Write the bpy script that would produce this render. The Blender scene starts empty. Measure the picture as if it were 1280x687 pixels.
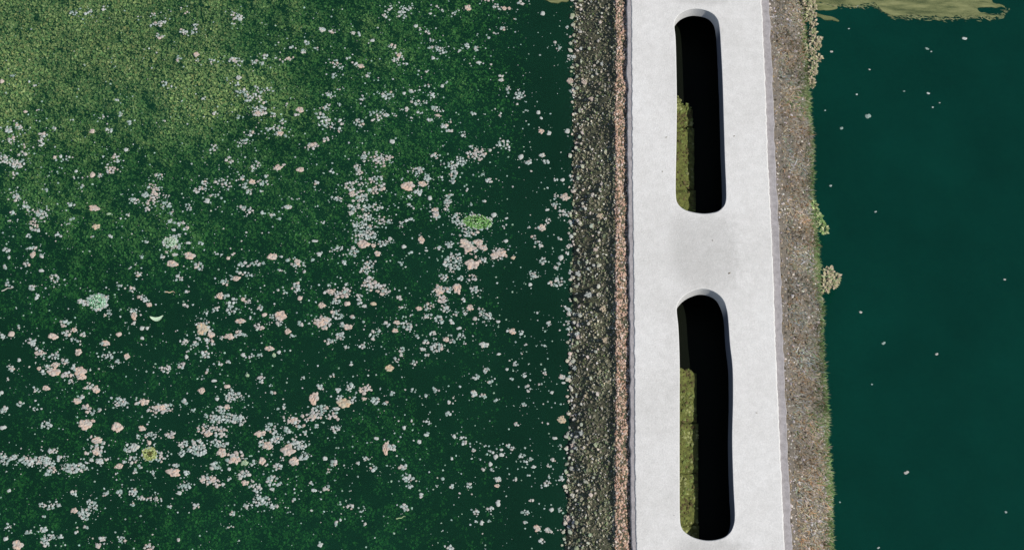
import bpy, math, random
import numpy as np
from mathutils import Vector, Matrix, noise as mnoise
from mathutils.geometry import tessellate_polygon

random.seed(7)
RNG = np.random.default_rng(7)
scene = bpy.context.scene
COL = scene.collection

# ------------------------------------------------------------------ camera
# world: x across the causeway, y along it, z up, water level z = 0
W, H, F = 1280.0, 687.0, 2489.0            # photograph size, focal length in its pixels (70 mm)
ZT = 1.20                                  # top of the concrete deck
_dy = Vector((122.0, 5009.0, -F)).normalized()          # world +y seen in camera axes
_zx, _zz = 0.048, 1.0
_zy = (F * _zz - 122.0 * _zx) / 5009.0
_dz = Vector((_zx, _zy, _zz)).normalized()              # world +z in camera axes
_dx = _dy.cross(_dz)
CAMROT = Matrix((_dx, _dy, _dz))                        # camera axes -> world
def ray(px, py):
    return CAMROT @ Vector(((px - W / 2) / F, (H / 2 - py) / F, -1.0))
CAMPOS = Vector((0, 0, ZT)) - ray(880, 343) * (F / 50.0)
def P(px, py, z=0.0):
    d = ray(px, py)
    t = (z - CAMPOS.z) / d.z
    return CAMPOS + d * t
_R3 = np.array(CAMROT); _C3 = np.array(CAMPOS)
def PN(px, py, z):
    px, py, z = np.broadcast_arrays(np.asarray(px, float), np.asarray(py, float), np.asarray(z, float))
    d = np.stack([(px - W / 2) / F, (H / 2 - py) / F, -np.ones_like(px)], -1) @ _R3.T
    t = (z - _C3[2]) / d[..., 2]
    return _C3 + d * t[..., None]
PX = 1.0 / 50.0                            # metres per photo pixel near the deck

cd = bpy.data.cameras.new('camera')
cd.sensor_width = 36.0
cd.lens = F / W * 36.0
cd.clip_start = 1.0
cd.clip_end = 1000.0
cam = bpy.data.objects.new('camera', cd)
cam.matrix_world = Matrix.Translation(CAMPOS) @ CAMROT.to_4x4()
COL.objects.link(cam)
scene.camera = cam

# ------------------------------------------------------------------ light
SUN_EL = math.radians(50)
SUN_AZ_VEC = Vector((0.90, -0.44, 0)).normalized()      # towards the sun, on the ground
sun_dir = Vector((SUN_AZ_VEC.x * math.cos(SUN_EL), SUN_AZ_VEC.y * math.cos(SUN_EL), math.sin(SUN_EL)))
world = bpy.data.worlds.new('World'); scene.world = world
world.use_nodes = True
wn = world.node_tree.nodes; wl = world.node_tree.links
sky = wn.new('ShaderNodeTexSky'); sky.sky_type = 'NISHITA'; sky.sun_disc = False
sky.sun_elevation = SUN_EL
sky.sun_rotation = math.atan2(SUN_AZ_VEC.x, SUN_AZ_VEC.y)
bg = wn['Background']; bg.inputs['Strength'].default_value = 0.085
wl.new(sky.outputs['Color'], bg.inputs['Color'])
sd = bpy.data.lights.new('sun', 'SUN'); sd.energy = 4.2; sd.angle = math.radians(0.5); sd.color = (1.0, 0.95, 0.87)
sun = bpy.data.objects.new('sun', sd); COL.objects.link(sun)
sun.rotation_euler = sun_dir.to_track_quat('Z', 'Y').to_euler()
sun.location = (20, -10, 30)
vs = scene.view_settings
vs.view_transform = 'Standard'; vs.look = 'None'; vs.gamma = 1.0; vs.exposure = 0.0
vs.use_curve_mapping = False

# ------------------------------------------------------------------ helpers
def link(o, parent=None, name=None):
    COL.objects.link(o)
    if parent is not None: o.parent = parent
    return o
def tag(o, label=None, cat=None, group=None, kind=None):
    if label: o['label'] = label
    if cat: o['category'] = cat
    if group: o['group'] = group
    if kind: o['kind'] = kind
    return o
def empty(name, loc=(0, 0, 0)):
    o = bpy.data.objects.new(name, None); o.empty_display_size = 0.2
    o.location = loc; COL.objects.link(o); return o
def mesh_np(name, v, f, col=None, smooth=False):
    """v (N,3), f (M,3 or M,4) arrays -> mesh, optional per-vertex tint"""
    v = np.asarray(v, np.float32); f = np.asarray(f, np.int32)
    k = f.shape[1]
    me = bpy.data.meshes.new(name)
    me.vertices.add(len(v)); me.vertices.foreach_set('co', v.ravel())
    me.loops.add(f.size); me.loops.foreach_set('vertex_index', f.ravel())
    me.polygons.add(len(f))
    me.polygons.foreach_set('loop_start', np.arange(0, f.size, k, dtype=np.int32))
    me.polygons.foreach_set('loop_total', np.full(len(f), k, np.int32))
    me.update(calc_edges=True); me.validate()
    if col is not None:
        a = me.color_attributes.new('tint', 'FLOAT_COLOR', 'POINT')
        c = np.ones((len(v), 4), np.float32); c[:, :3] = col
        a.data.foreach_set('color', c.ravel())
    me.polygons.foreach_set('use_smooth', np.full(len(f), smooth, dtype=bool))
    return me
def obj(name, me, mat=None, parent=None, loc=None):
    o = bpy.data.objects.new(name, me)
    if mat is not None and not me.materials: me.materials.append(mat)
    if loc is not None: o.location = loc
    return link(o, parent)
def fbm(x, y, s, seed=0.0, octv=3):
    out = np.empty(np.shape(x)); xf = np.ravel(x); yf = np.ravel(y)
    r = [mnoise.fractal(Vector((a * s + seed, b * s - seed, seed * .37)), 1.0, 2.0, octv) for a, b in zip(xf, yf)]
    return np.array(r).reshape(np.shape(x))
def sstep(a, b, x):
    t = np.clip((np.asarray(x, float) - a) / (b - a), 0, 1); return t * t * (3 - 2 * t)
def ico(sub):
    import bmesh
    bm = bmesh.new(); bmesh.ops.create_icosphere(bm, subdivisions=sub, radius=1.0)
    v = np.array([x.co[:] for x in bm.verts]); f = np.array([[q.index for q in p.verts] for p in bm.faces])
    bm.free(); return v, f
ICO1, ICO2, ICO3 = ico(1), ico(2), ico(3)
def rough(vf, amp, freq, seed):
    v, f = vf
    d = np.array([1 + amp * mnoise.fractal(Vector(p) * freq + Vector((seed, -seed, seed * 2)), 1.0, 2.0, 3) for p in v])
    return v * d[:, None], f
def rots_z(a):
    c, s = np.cos(a), np.sin(a); m = np.zeros((len(a), 3, 3))
    m[:, 0, 0] = c; m[:, 0, 1] = -s; m[:, 1, 0] = s; m[:, 1, 1] = c; m[:, 2, 2] = 1; return m
def rots_rand(n, tilt):
    """random spin then a tilt of up to `tilt` radians"""
    a = RNG.uniform(0, 6.283, n); b = RNG.uniform(-tilt, tilt, n)
    z = rots_z(a); c, s = np.cos(b), np.sin(b)
    x = np.zeros((n, 3, 3)); x[:, 0, 0] = 1; x[:, 1, 1] = c; x[:, 1, 2] = -s; x[:, 2, 1] = s; x[:, 2, 2] = c
    return z @ x @ rots_z(RNG.uniform(0, 6.283, n))
def scatter(protos, pos, scl, rot, col):
    """joins copies of small prototype meshes: pos (N,3), scl (N,3), rot (N,3,3), col (N,3)"""
    n = len(pos); which = RNG.integers(0, len(protos), n)
    V, Fc, C, off = [], [], [], 0
    for k, (pv, pf) in enumerate(protos):
        i = np.where(which == k)[0]
        if len(i) == 0: continue
        v = pv[None] * scl[i][:, None, :]
        v = np.einsum('nij,nkj->nki', rot[i], v) + pos[i][:, None, :]
        m = len(pv)
        V.append(v.reshape(-1, 3)); C.append(np.repeat(col[i], m, 0))
        Fc.append((pf[None] + (np.arange(len(i)) * m)[:, None, None] + off).reshape(-1, pf.shape[1])); off += len(i) * m
    return np.concatenate(V), np.concatenate(Fc), np.concatenate(C)

def powsize(n, a, b, k=2.2): return a + (b - a) * RNG.uniform(0, 1, n) ** k

# ------------------------------------------------------------------ materials
def material(name):
    m = bpy.data.materials.new(name); m.use_nodes = True
    nt = m.node_tree
    return m, nt, nt.nodes, nt.links, nt.nodes['Principled BSDF']
def nz(nodes, links, scale, detail=4, rough_=.55, vec=None):
    n = nodes.new('ShaderNodeTexNoise'); n.inputs['Scale'].default_value = scale
    n.inputs['Detail'].default_value = detail; n.inputs['Roughness'].default_value = rough_
    if vec is not None: links.new(vec, n.inputs['Vector'])
    return n
def ramp(nodes, links, src, stops):
    r = nodes.new('ShaderNodeValToRGB'); e = r.color_ramp.elements
    while len(e) < len(stops): e.new(0.5)
    for el, (p, c) in zip(e, stops):
        el.position = p; el.color = (*c, 1) if len(c) == 3 else c
    links.new(src, r.inputs['Fac']); return r
def mixc(nodes, links, mode, fac, a, b):
    m = nodes.new('ShaderNodeMix'); m.data_type = 'RGBA'; m.blend_type = mode
    for s, v in ((m.inputs['Factor'], fac), (m.inputs['A'], a), (m.inputs['B'], b)):
        if hasattr(v, 'default_value') or hasattr(v, 'is_output'): links.new(v, s)
        elif isinstance(v, tuple): s.default_value = (*v, 1)
        else: s.default_value = v
    return m.outputs['Result']
def bump(nodes, links, bsdf, h, strength, dist):
    b = nodes.new('ShaderNodeBump'); b.inputs['Strength'].default_value = strength; b.inputs['Distance'].default_value = dist
    links.new(h, b.inputs['Height']); links.new(b.outputs['Normal'], bsdf.inputs['Normal']); return b
def pos_socket(nodes):
    return nodes.new('ShaderNodeNewGeometry').outputs['Position']
def tint_mat(name, rough_=.8, noise_scale=60, lo=.75, hi=1.25, spec=.25, bumpd=.004, trans=0.0):
    """colour from each piece's own tint, broken up by fine grain"""
    m, nt, n, l, b = material(name)
    at = n.new('ShaderNodeAttribute'); at.attribute_name = 'tint'
    t = nz(n, l, noise_scale, 5, .6, pos_socket(n))
    r = ramp(n, l, t.outputs['Fac'], [(.25, (lo,) * 3), (.75, (hi,) * 3)])
    l.new(mixc(n, l, 'MULTIPLY', 1.0, at.outputs['Color'], r.outputs['Color']), b.inputs['Base Color'])
    b.inputs['Roughness'].default_value = rough_; b.inputs['Specular IOR Level'].default_value = spec
    if bumpd: bump(n, l, b, t.outputs['Fac'], .6, bumpd)
    return m

def make_deck_mat():
    m, nt, n, l, b = material('pale_concrete')
    p = pos_socket(n)
    t1 = nz(n, l, .55, 5, .6, p); t2 = nz(n, l, 5, 6, .65, p); t3 = nz(n, l, 55, 4, .7, p)
    c = ramp(n, l, t1.outputs['Fac'], [(.3, (.62, .615, .60)), (.55, (.70, .695, .685)), (.8, (.745, .745, .74))]).outputs['Color']
    c = mixc(n, l, 'MULTIPLY', .55, c, ramp(n, l, t2.outputs['Fac'], [(.25, (.78, .78, .77)), (.7, (1.05, 1.05, 1.05))]).outputs['Color'])
    t4 = nz(n, l, 24, 3, .8, p)
    c = mixc(n, l, 'MULTIPLY', .7, c, ramp(n, l, t3.outputs['Fac'], [(.3, (.74, .74, .73)), (.7, (1.08, 1.08, 1.08))]).outputs['Color'])
    c = mixc(n, l, 'MULTIPLY', .6, c, ramp(n, l, t4.outputs['Fac'], [(.3, (.80, .80, .79)), (.7, (1.07, 1.07, 1.07))]).outputs['Color'])
    # worn grey walkway stain on the bridge between the two slots and past their ends
    stain = None
    for (cx, cy, rx, ry) in STAINS:
        mp = n.new('ShaderNodeMapping'); mp.vector_type = 'POINT'
        mp.inputs['Location'].default_value = (-cx / rx, -cy / ry, 0); mp.inputs['Scale'].default_value = (1 / rx, 1 / ry, 0)
        l.new(p, mp.inputs['Vector'])
        ad = n.new('ShaderNodeVectorMath'); ad.operation = 'ADD'
        sc = n.new('ShaderNodeVectorMath'); sc.operation = 'SCALE'; sc.inputs['Scale'].default_value = .7
        l.new(t2.outputs['Color'], sc.inputs[0]); l.new(mp.outputs['Vector'], ad.inputs[0]); l.new(sc.outputs['Vector'], ad.inputs[1])
        sb = n.new('ShaderNodeVectorMath'); sb.operation = 'SUBTRACT'; sb.inputs[1].default_value = (.35, .35, .35); l.new(ad.outputs['Vector'], sb.inputs[0])
        mz = n.new('ShaderNodeVectorMath'); mz.operation = 'MULTIPLY'; mz.inputs[1].default_value = (1, 1, 0); l.new(sb.outputs['Vector'], mz.inputs[0])
        m2_ = n.new('ShaderNodeVectorMath'); m2_.operation = 'MULTIPLY'; l.new(mz.outputs['Vector'], m2_.inputs[0]); l.new(mz.outputs['Vector'], m2_.inputs[1])
        l2_ = n.new('ShaderNodeVectorMath'); l2_.operation = 'LENGTH'; l.new(m2_.outputs['Vector'], l2_.inputs[0])     # squarish: fourth-power norm
        ln = n.new('ShaderNodeMath'); ln.operation = 'SQRT'; l.new(l2_.outputs['Value'], ln.inputs[0])
        mr = n.new('ShaderNodeMapRange'); mr.interpolation_type = 'SMOOTHSTEP'
        mr.inputs['From Min'].default_value = 1.25; mr.inputs['From Max'].default_value = .62
        l.new(ln.outputs['Value'], mr.inputs['Value'])
        c = mixc(n, l, 'MIX', mr.outputs['Result'], c, mixc(n, l, 'MULTIPLY', 1.0, c, (.82, .82, .815)))
    # scattered dark grit
    vo = n.new('ShaderNodeTexVoronoi'); vo.inputs['Scale'].default_value = 4.5; l.new(p, vo.inputs['Vector'])
    g = ramp(n, l, vo.outputs['Distance'], [(.0, (.45, .42, .36)), (.045, (1, 1, 1))])
    c = mixc(n, l, 'MULTIPLY', .7, c, g.outputs['Color'])
    l.new(c, b.inputs['Base Color']); b.inputs['Roughness'].default_value = .85; b.inputs['Specular IOR Level'].default_value = .2
    bump(n, l, b, t4.outputs['Fac'], .7, .012)
    return m
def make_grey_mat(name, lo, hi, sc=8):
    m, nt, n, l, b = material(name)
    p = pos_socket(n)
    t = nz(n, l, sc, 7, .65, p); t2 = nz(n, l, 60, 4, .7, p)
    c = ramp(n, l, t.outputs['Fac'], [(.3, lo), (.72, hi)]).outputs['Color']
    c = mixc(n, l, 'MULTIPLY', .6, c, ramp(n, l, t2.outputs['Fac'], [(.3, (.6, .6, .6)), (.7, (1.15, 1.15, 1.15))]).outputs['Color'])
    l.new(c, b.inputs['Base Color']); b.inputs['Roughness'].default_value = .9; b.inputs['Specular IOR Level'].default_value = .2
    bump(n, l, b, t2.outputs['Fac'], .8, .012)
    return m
def make_soil_mat(name, stops, sc=14):
    m, nt, n, l, b = material(name)
    p = pos_socket(n)
    t = nz(n, l, sc, 8, .7, p); t2 = nz(n, l, 90, 4, .7, p)
    c = ramp(n, l, t.outputs['Fac'], stops).outputs['Color']
    c = mixc(n, l, 'MULTIPLY', .8, c, ramp(n, l, t2.outputs['Fac'], [(.3, (.45, .45, .45)), (.7, (1.3, 1.3, 1.3))]).outputs['Color'])
    l.new(c, b.inputs['Base Color']); b.inputs['Roughness'].default_value = .9; b.inputs['Specular IOR Level'].default_value = .15
    bump(n, l, b, t2.outputs['Fac'], 1.0, .03)
    return m
def make_water(name, turbid, amount, absorb, dens, gloss=.08, ior=1.33):
    """clear tinted water with suspended green matter: glossy skin over a part-transparent body, absorbing volume below"""
    m, nt, n, l, b = material(name)
    n.remove(b); out = n['Material Output']
    p = pos_socket(n)
    t = nz(n, l, 3.0, 3, .5, p); t1 = nz(n, l, .35, 4, .6, p)
    bp = n.new('ShaderNodeBump'); bp.inputs['Strength'].default_value = .25; bp.inputs['Distance'].default_value = .03
    l.new(t.outputs['Fac'], bp.inputs['Height'])
    tr = n.new('ShaderNodeBsdfTransparent'); tr.inputs['Color'].default_value = (.96, 1, .98, 1)
    di = n.new('ShaderNodeBsdfDiffuse')
    lo = tuple(.84 * x for x in turbid); hi = tuple(1.14 * x for x in turbid)
    l.new(ramp(n, l, t1.outputs['Fac'], [(.3, lo), (.7, hi)]).outputs['Color'], di.inputs['Color'])
    gl = n.new('ShaderNodeBsdfGlossy'); gl.inputs['Roughness'].default_value = gloss; l.new(bp.outputs['Normal'], gl.inputs['Normal'])
    m1 = n.new('ShaderNodeMixShader'); m1.inputs['Fac'].default_value = amount
    l.new(tr.outputs[0], m1.inputs[1]); l.new(di.outputs[0], m1.inputs[2])
    fr = n.new('ShaderNodeFresnel'); fr.inputs['IOR'].default_value = ior; l.new(bp.outputs['Normal'], fr.inputs['Normal'])
    m2 = n.new('ShaderNodeMixShader'); l.new(fr.outputs[0], m2.inputs['Fac'])
    l.new(m1.outputs[0], m2.inputs[1]); l.new(gl.outputs[0], m2.inputs[2])
    l.new(m2.outputs[0], out.inputs['Surface'])
    va = n.new('ShaderNodeVolumeAbsorption'); va.inputs['Color'].default_value = (*absorb, 1); va.inputs['Density'].default_value = dens
    l.new(va.outputs[0], out.inputs['Volume'])
    return m

# ------------------------------------------------------------------ traced lines (photo pixels)
YS0, YS1 = -260, 960
def line(pts):
    ys = [p[0] for p in pts]; xs = [p[1] for p in pts]
    def f(y):
        y = np.asarray(y, float)
        r = np.interp(y, ys, xs)
        s0 = (xs[-1] - xs[0]) / (ys[-1] - ys[0])
        r = np.where(y < ys[0], xs[0] + (y - ys[0]) * s0, r); return np.where(y > ys[-1], xs[-1] + (y - ys[-1]) * s0, r)
    return f
deckL = line([(0, 789), (100, 789.5), (200, 790), (300, 791.3), (400, 792.5), (500, 793), (600, 793.5), (687, 795)])
deckR = line([(0, 952), (100, 956.5), (200, 960), (300, 965), (400, 968.5), (500, 972.5), (600, 977), (687, 981)])
edgeR = line([(0, 1007), (60, 1005), (120, 1010), (180, 1015), (240, 1014), (270, 1017), (340, 1023), (450, 1028), (540, 1033), (600, 1036), (687, 1039)])
edgeL = line([(0, 717), (100, 716), (250, 714), (400, 713), (540, 710), (687, 706)])
pinkL = line([(0, 770), (200, 769), (400, 770), (687, 769)])
def catmull(pts, k=6):
    out = []; n = len(pts)
    for i in range(n):
        p0, p1, p2, p3 = (np.array(pts[(i + j) % n], float) for j in (-1, 0, 1, 2))
        for t in np.arange(k) / k:
            out.append(.5 * ((2 * p1) + (-p0 + p2) * t + (2 * p0 - 5 * p1 + 4 * p2 - p3) * t * t + (-p0 + 3 * p1 - 3 * p2 + p3) * t ** 3))
    return np.array(out)
SLOT1 = catmull([(869, 11.5), (856, 14.5), (847, 21), (843, 31), (844.5, 50), (845.5, 90), (846, 130), (845.5, 180), (844.7, 220), (844.8, 244),
                 (847, 254), (854, 261), (865, 265), (880, 267), (894, 265), (902, 260), (906.5, 252), (907, 236), (905.5, 200), (904, 150), (902.5, 100), (900.5, 60), (899, 38), (896, 24), (886, 15)])
SLOT2 = catmull([(877, 361), (863, 365), (852, 373), (846, 385), (848, 410), (849.5, 450), (849.5, 500), (849.5, 550), (849.5, 600), (849.8, 645),
                 (852, 659), (858, 666), (869, 672), (885, 675), (901, 672.5), (911, 666), (916, 657), (917.8, 643), (916, 605), (914.5, 550), (915.5, 500), (915, 460), (911.8, 430), (910, 405), (908, 388), (903, 374), (892, 364.5)])
STAINS = []
for (px, py, rx, ry) in ((881, 313, 45, 50), (875, -8, 40, 16), (890, 700, 44, 26)):
    c = P(px, py, ZT); STAINS.append((c.x, c.y, rx * PX, ry * PX * 1.12))

M_DECK = make_deck_mat()
M_GREY = make_grey_mat('grey_concrete', (.27, .255, .26), (.43, .41, .42))
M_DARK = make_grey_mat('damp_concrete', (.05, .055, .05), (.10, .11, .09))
M_LINING = tint_mat('slot_edge_concrete', .85, 25, .85, 1.1)
M_STONE = tint_mat('small_stones', .85, 70)
M_SCUM = tint_mat('dried_scum', .75, 90, .80, 1.15, .3, .006)
M_LEAF = tint_mat('leaves', .6, 40, .75, 1.25, .3, 0)
M_WEED = tint_mat('pond_weed', .7, 25, .6, 1.4, .15, 0)

# ------------------------------------------------------------------ ponds
def grid_sheet(name, us, vs_, fz, mat):
    """sheet over photo pixel grid us x vs_ at water level, dropped to fz(px,py)"""
    U, V_ = np.meshgrid(us, vs_)
    p = PN(U, V_, 0.0); p[..., 2] = fz(U, V_, p[..., 0], p[..., 1])
    nu = len(us); i = np.arange(len(vs_) - 1)[:, None] * nu + np.arange(nu - 1)[None]
    f = np.stack([i, i + 1, i + nu + 1, i + nu], -1).reshape(-1, 4)[:, ::-1]
    return obj(name, mesh_np(name, p.reshape(-1, 3), f, smooth=True), mat)
def olive(px, py):
    r = np.sqrt(((px - 130) / 510.0) ** 2 + ((py - 10) / 345.0) ** 2)
    return np.clip(1.2 - r, 0, 1)
M_BED = make_soil_mat('pond_mud', [(.3, (.018, .030, .014)), (.6, (.035, .055, .022)), (.8, (.06, .08, .03))], 3.0)
far = lambda a, b, s, lo, hi: np.concatenate([[lo], np.arange(a, b + 1, s), [hi]])
bed = grid_sheet('pond_bed', far(-300, 1600, 20, -6000, 7000), far(-300, 1000, 20, -1500, 1500),
    lambda U, V_, X, Y: -2.3 + 1.3 * np.where(U < 800, olive(U, V_), 0) + .12 * fbm(X, Y, .6, 3.1), M_BED)
tag(bed, kind='structure')

M_WATER_L = make_water('green_pond_water', (.0135, .088, .045), .28, (.46, .72, .56), 1.3)
M_WATER_R = make_water('teal_pond_water', (.0016, .047, .0325), .62, (.25, .74, .66), 1.2)
def water_box(name, x0, x1, y0, y1, mat, top=0.0, bot=-3.0):
    v = np.array([(x, y, z) for z in (bot, top) for y in (y0, y1) for x in (x0, x1)], float)
    f = np.array([(0, 2, 3, 1), (4, 5, 7, 6), (0, 1, 5, 4), (2, 6, 7, 3), (0, 4, 6, 2), (1, 3, 7, 5)])
    o = obj(name, mesh_np(name, v, f), mat); tag(o, kind='structure'); return o
xl_core = P(800, 343, 0).x; xr_core = P(962, 343, 0).x
water_box('pond_water', -120, xl_core, -120, 120, M_WATER_L)
water_box('pond_water', xr_core, 120, -120, 120, M_WATER_R)

# ------------------------------------------------------------------ embankments either side of the deck
def bank(name, knots, step, ncol, amp, mat, seed):
    """knots: list of (pixel-line function, z); rows follow the photo's y"""
    rows = np.arange(YS0, YS1 + 1, step)
    T = np.linspace(0, len(knots) - 1, ncol)
    k = np.minimum(T.astype(int), len(knots) - 2); fr = T - k
    out = np.empty((len(rows), ncol, 3))
    pts = np.stack([PN(fn(rows), rows, z) for fn, z in knots], 1)     # rows, knots, 3
    out = pts[:, k] * (1 - fr)[None, :, None] + pts[:, k + 1] * fr[None, :, None]
    d = fbm(out[..., 0], out[..., 1], 3.0, seed, 4) * amp
    fade = np.clip(np.minimum(T, 1.0), 0, 1)[None]
    out[..., 2] += d * fade
    out[..., 0] += fbm(out[..., 0], out[..., 1], 2.0, seed + 9, 3) * amp * .8 * fade
    i = np.arange(len(rows) - 1)[:, None] * ncol + np.arange(ncol - 1)[None]
    f = np.stack([i, i + 1, i + ncol + 1, i + ncol], -1).reshape(-1, 4)
    me = mesh_np(name, out.reshape(-1, 3), f, smooth=True)
    o = obj(name, me, mat); tag(o, kind='structure'); return o, out
off = lambda fn, d: (lambda y: fn(y) + d)
M_BANKL = make_soil_mat('wet_stony_soil', [(.28, (.09, .085, .058)), (.5, (.16, .158, .10)), (.68, (.19, .20, .12)), (.85, (.30, .28, .20))], 6)
M_BANKR = make_soil_mat('dry_crusted_soil', [(.28, (.12, .11, .085)), (.5, (.24, .215, .18)), (.68, (.30, .25, .19)), (.85, (.36, .34, .32))], 9)
bankL, gL = bank('bank_left', [(off(deckL, 12), 1.06), (off(deckL, -3), 1.08), (off(pinkL, 2), 1.00), (off(pinkL, -3), .88), (off(edgeL, 28), .47),
                 (off(edgeL, 2), .0), (off(edgeL, -16), -.7), (off(edgeL, -26), -2.6)], 2.5, 64, .05, M_BANKL, 1.3)
bankR, gR = bank('bank_right', [(off(deckR, -12), 1.00), (off(deckR, 4), 1.01), (off(deckR, 12), 1.0), (lambda y: .5 * (deckR(y) + edgeR(y)) + 6, .93), (off(edgeR, -5), .72),
                 (edgeR, .50), (off(edgeR, -3), .1), (off(edgeR, -6), -.4), (off(edgeR, -14), -2.6)], 2.5, 64, .045, M_BANKR, 5.7)

# ------------------------------------------------------------------ causeway deck
causeway = empty('concrete_causeway', P(880, 343, 0)[:])
tag(causeway, 'long pale concrete causeway with two rounded slots, dividing the two ponds', 'causeway')
ORG = causeway.location.copy()
def child(name, me, mat, parent=causeway):
    o = bpy.data.objects.new(name, me)
    if mat is not None and not me.materials: me.materials.append(mat)
    COL.objects.link(o); o.parent = parent; o.matrix_parent_inverse = Matrix.Translation(-ORG); return o
bpy.context.view_layer.update()

rows = np.arange(YS0, YS1 + .1, 2.0)
def ragged(base, seed, amp=1.0):
    j = np.array([mnoise.fractal(Vector((y * .11, seed, 0)), 1.0, 2.0, 4) * .9 + mnoise.noise(Vector((y * .75, seed + 4, 0))) * .7 for y in rows])
    return base(rows) + j * amp
outer = np.concatenate([np.stack([ragged(deckL, 2.2, .9), rows], 1), np.stack([ragged(deckR, 8.8, .8), rows], 1)[::-1]])   # px, counter-clockwise seen from above
THICK = .36
def loft(loops, closed=True):
    """loops: list of (n,3) rings -> quads between neighbours"""
    n = len(loops[0]); v = np.concatenate(loops); f = []
    i = np.arange(n); j = (i + 1) % n
    for a in range(len(loops) - 1):
        f.append(np.stack([a * n + i, a * n + j, (a + 1) * n + j, (a + 1) * n + i], 1))
    return v, np.concatenate(f)
def offset_loop(l, d):
    """move a closed pixel loop along its normals by d px"""
    t = np.roll(l, -1, 0) - np.roll(l, 1, 0); t /= np.linalg.norm(t, axis=1)[:, None] + 1e-9
    return l + np.stack([t[:, 1], -t[:, 0]], 1) * d
def to3(l, z): return PN(l[:, 0], l[:, 1], z)
area = lambda l: .5 * np.sum(l[:, 0] * np.roll(l[:, 1], -1) - np.roll(l[:, 0], -1) * l[:, 1])
sO = 1 if area(outer) > 0 else -1
# top face, with rounded arrises round the outside and the slots
inner_o = offset_loop(outer, -sO * 1.3)
rims = []
for s in (SLOT1, SLOT2):
    sg = 1 if area(s) > 0 else -1
    rims.append((offset_loop(s, sg * 1.0), s, sg))
polys = [to3(inner_o, ZT)] + [to3(r[0], ZT) for r in rims]
tri = tessellate_polygon([[Vector(p) for p in pl] for pl in polys])
V = np.concatenate(polys); Fq = np.array(tri)
def up_fix(v, f):
    a, b, c = v[f[:, 0]], v[f[:, 1]], v[f[:, 2]]
    nz_ = np.cross(b - a, c - a)[:, 2]; f = f.copy(); f[nz_ < 0] = f[nz_ < 0][:, ::-1]; return f
Fq = up_fix(V, Fq)
allv, allf = [V], [Fq]; base = len(V)
def add_strip(loops, flip):
    global base
    v, q = loft(loops)
    if flip: q = q[:, ::-1]
    t = np.concatenate([q[:, [0, 1, 2]], q[:, [0, 2, 3]]])
    allv.append(v); allf.append(t + base); base += len(v)
o1 = offset_loop(outer, -sO * .5)
outer_world = to3(outer, ZT - .03)
low = outer_world.copy(); low[:, 2] = ZT - THICK
mid = to3(o1, ZT - .008)
add_strip([polys[0], mid, outer_world, low], sO > 0)
deck = child('deck', mesh_np('deck', np.concatenate(allv), np.concatenate(allf)), M_DECK)
# slot linings: the cut faces of the slab, leaning in slightly on the right
for k, (r0, s, sg) in enumerate(rims):
    top = to3(r0, ZT); e1 = to3(offset_loop(s, sg * .4), ZT - .01); e2 = to3(s, ZT - .035)
    cx = s[:, 0].mean(); cy = s[:, 1].mean()
    lw = e2.copy(); lw[:, 2] = ZT - THICK
    wob = np.array([mnoise.fractal(Vector((p[0] * 1.5, p[1] * 1.5, 3 + k)), 1, 2, 3) for p in e2]) * .012
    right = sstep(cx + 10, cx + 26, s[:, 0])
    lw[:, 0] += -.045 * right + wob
    rings = [top, e1, e2]
    for a, out_ in ((.3, 0), (.33, .006), (.62, 0), (.65, .006)):      # faint form-board lines
        q = e2 * (1 - a) + lw * a; rings.append(q)
    rings.append(lw)
    v, q = loft(rings)
    if sg < 0: q = q[:, ::-1]
    tn = np.tile(sstep(cx + 16, cx + 24, s[:, 0]) * sstep(s[:, 1].min() + 14, s[:, 1].min() + 34, s[:, 1]), len(rings))[:, None]  # shade of the right-hand face painted into the tint, fading out towards the far end
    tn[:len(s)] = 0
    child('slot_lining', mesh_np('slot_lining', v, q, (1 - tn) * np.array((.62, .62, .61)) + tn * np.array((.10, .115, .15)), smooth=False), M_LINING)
# underside of the slab (dark, seen from nowhere above but closing the slab)
low_polys = [low] + []
for k, (r0, s, sg) in enumerate(rims):
    e2 = to3(s, ZT - .035); lw = e2.copy(); lw[:, 2] = ZT - THICK
    lw[:, 0] += -.045 * sstep(s[:, 0].mean() + 10, s[:, 0].mean() + 26, s[:, 0]); low_polys.append(lw)
tri = np.array(tessellate_polygon([[Vector(p) for p in pl] for pl in low_polys]))
v = np.concatenate(low_polys); f = up_fix(v, tri)[:, ::-1]
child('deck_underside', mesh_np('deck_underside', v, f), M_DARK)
# grey footing ledges just outside the deck, a hand's breadth lower
def footing(name, inner, outerfn, z, seed):
    r = np.arange(YS0, YS1 + .1, 3.0)
    j = np.array([mnoise.fractal(Vector((y * .05, seed, 0)), 1, 2, 4) * 1.7 for y in r])
    a = PN(inner(r), r, z); b = PN(outerfn(r) + j, r, z); b2 = b.copy(); b2[:, 2] = z - .02
    b2[:, 0] += .02 * np.sign(b[:, 0] - a[:, 0]); c = b2.copy(); c[:, 2] = z - .35; a2 = a.copy(); a2[:, 2] = z - .35
    ring = [a2, a, b, b2, c]; n = len(r); i = np.arange(n - 1); f = []
    v = np.concatenate(ring)
    for k in range(4): f.append(np.stack([k * n + i, (k + 1) * n + i, (k + 1) * n + i + 1, k * n + i + 1], 1))
    f = np.concatenate(f)
    if outerfn(np.array([0.]))[0] > inner(np.array([0.]))[0]: f = f[:, ::-1]
    return child(name, mesh_np(name, v, f), M_GREY)
footing('footing', off(deckR, -4), off(deckR, 8.5), ZT - .11, 2.0)
footing('footing', off(deckL, 4), off(deckL, -4.6), ZT - .03, 6.0)
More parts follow.
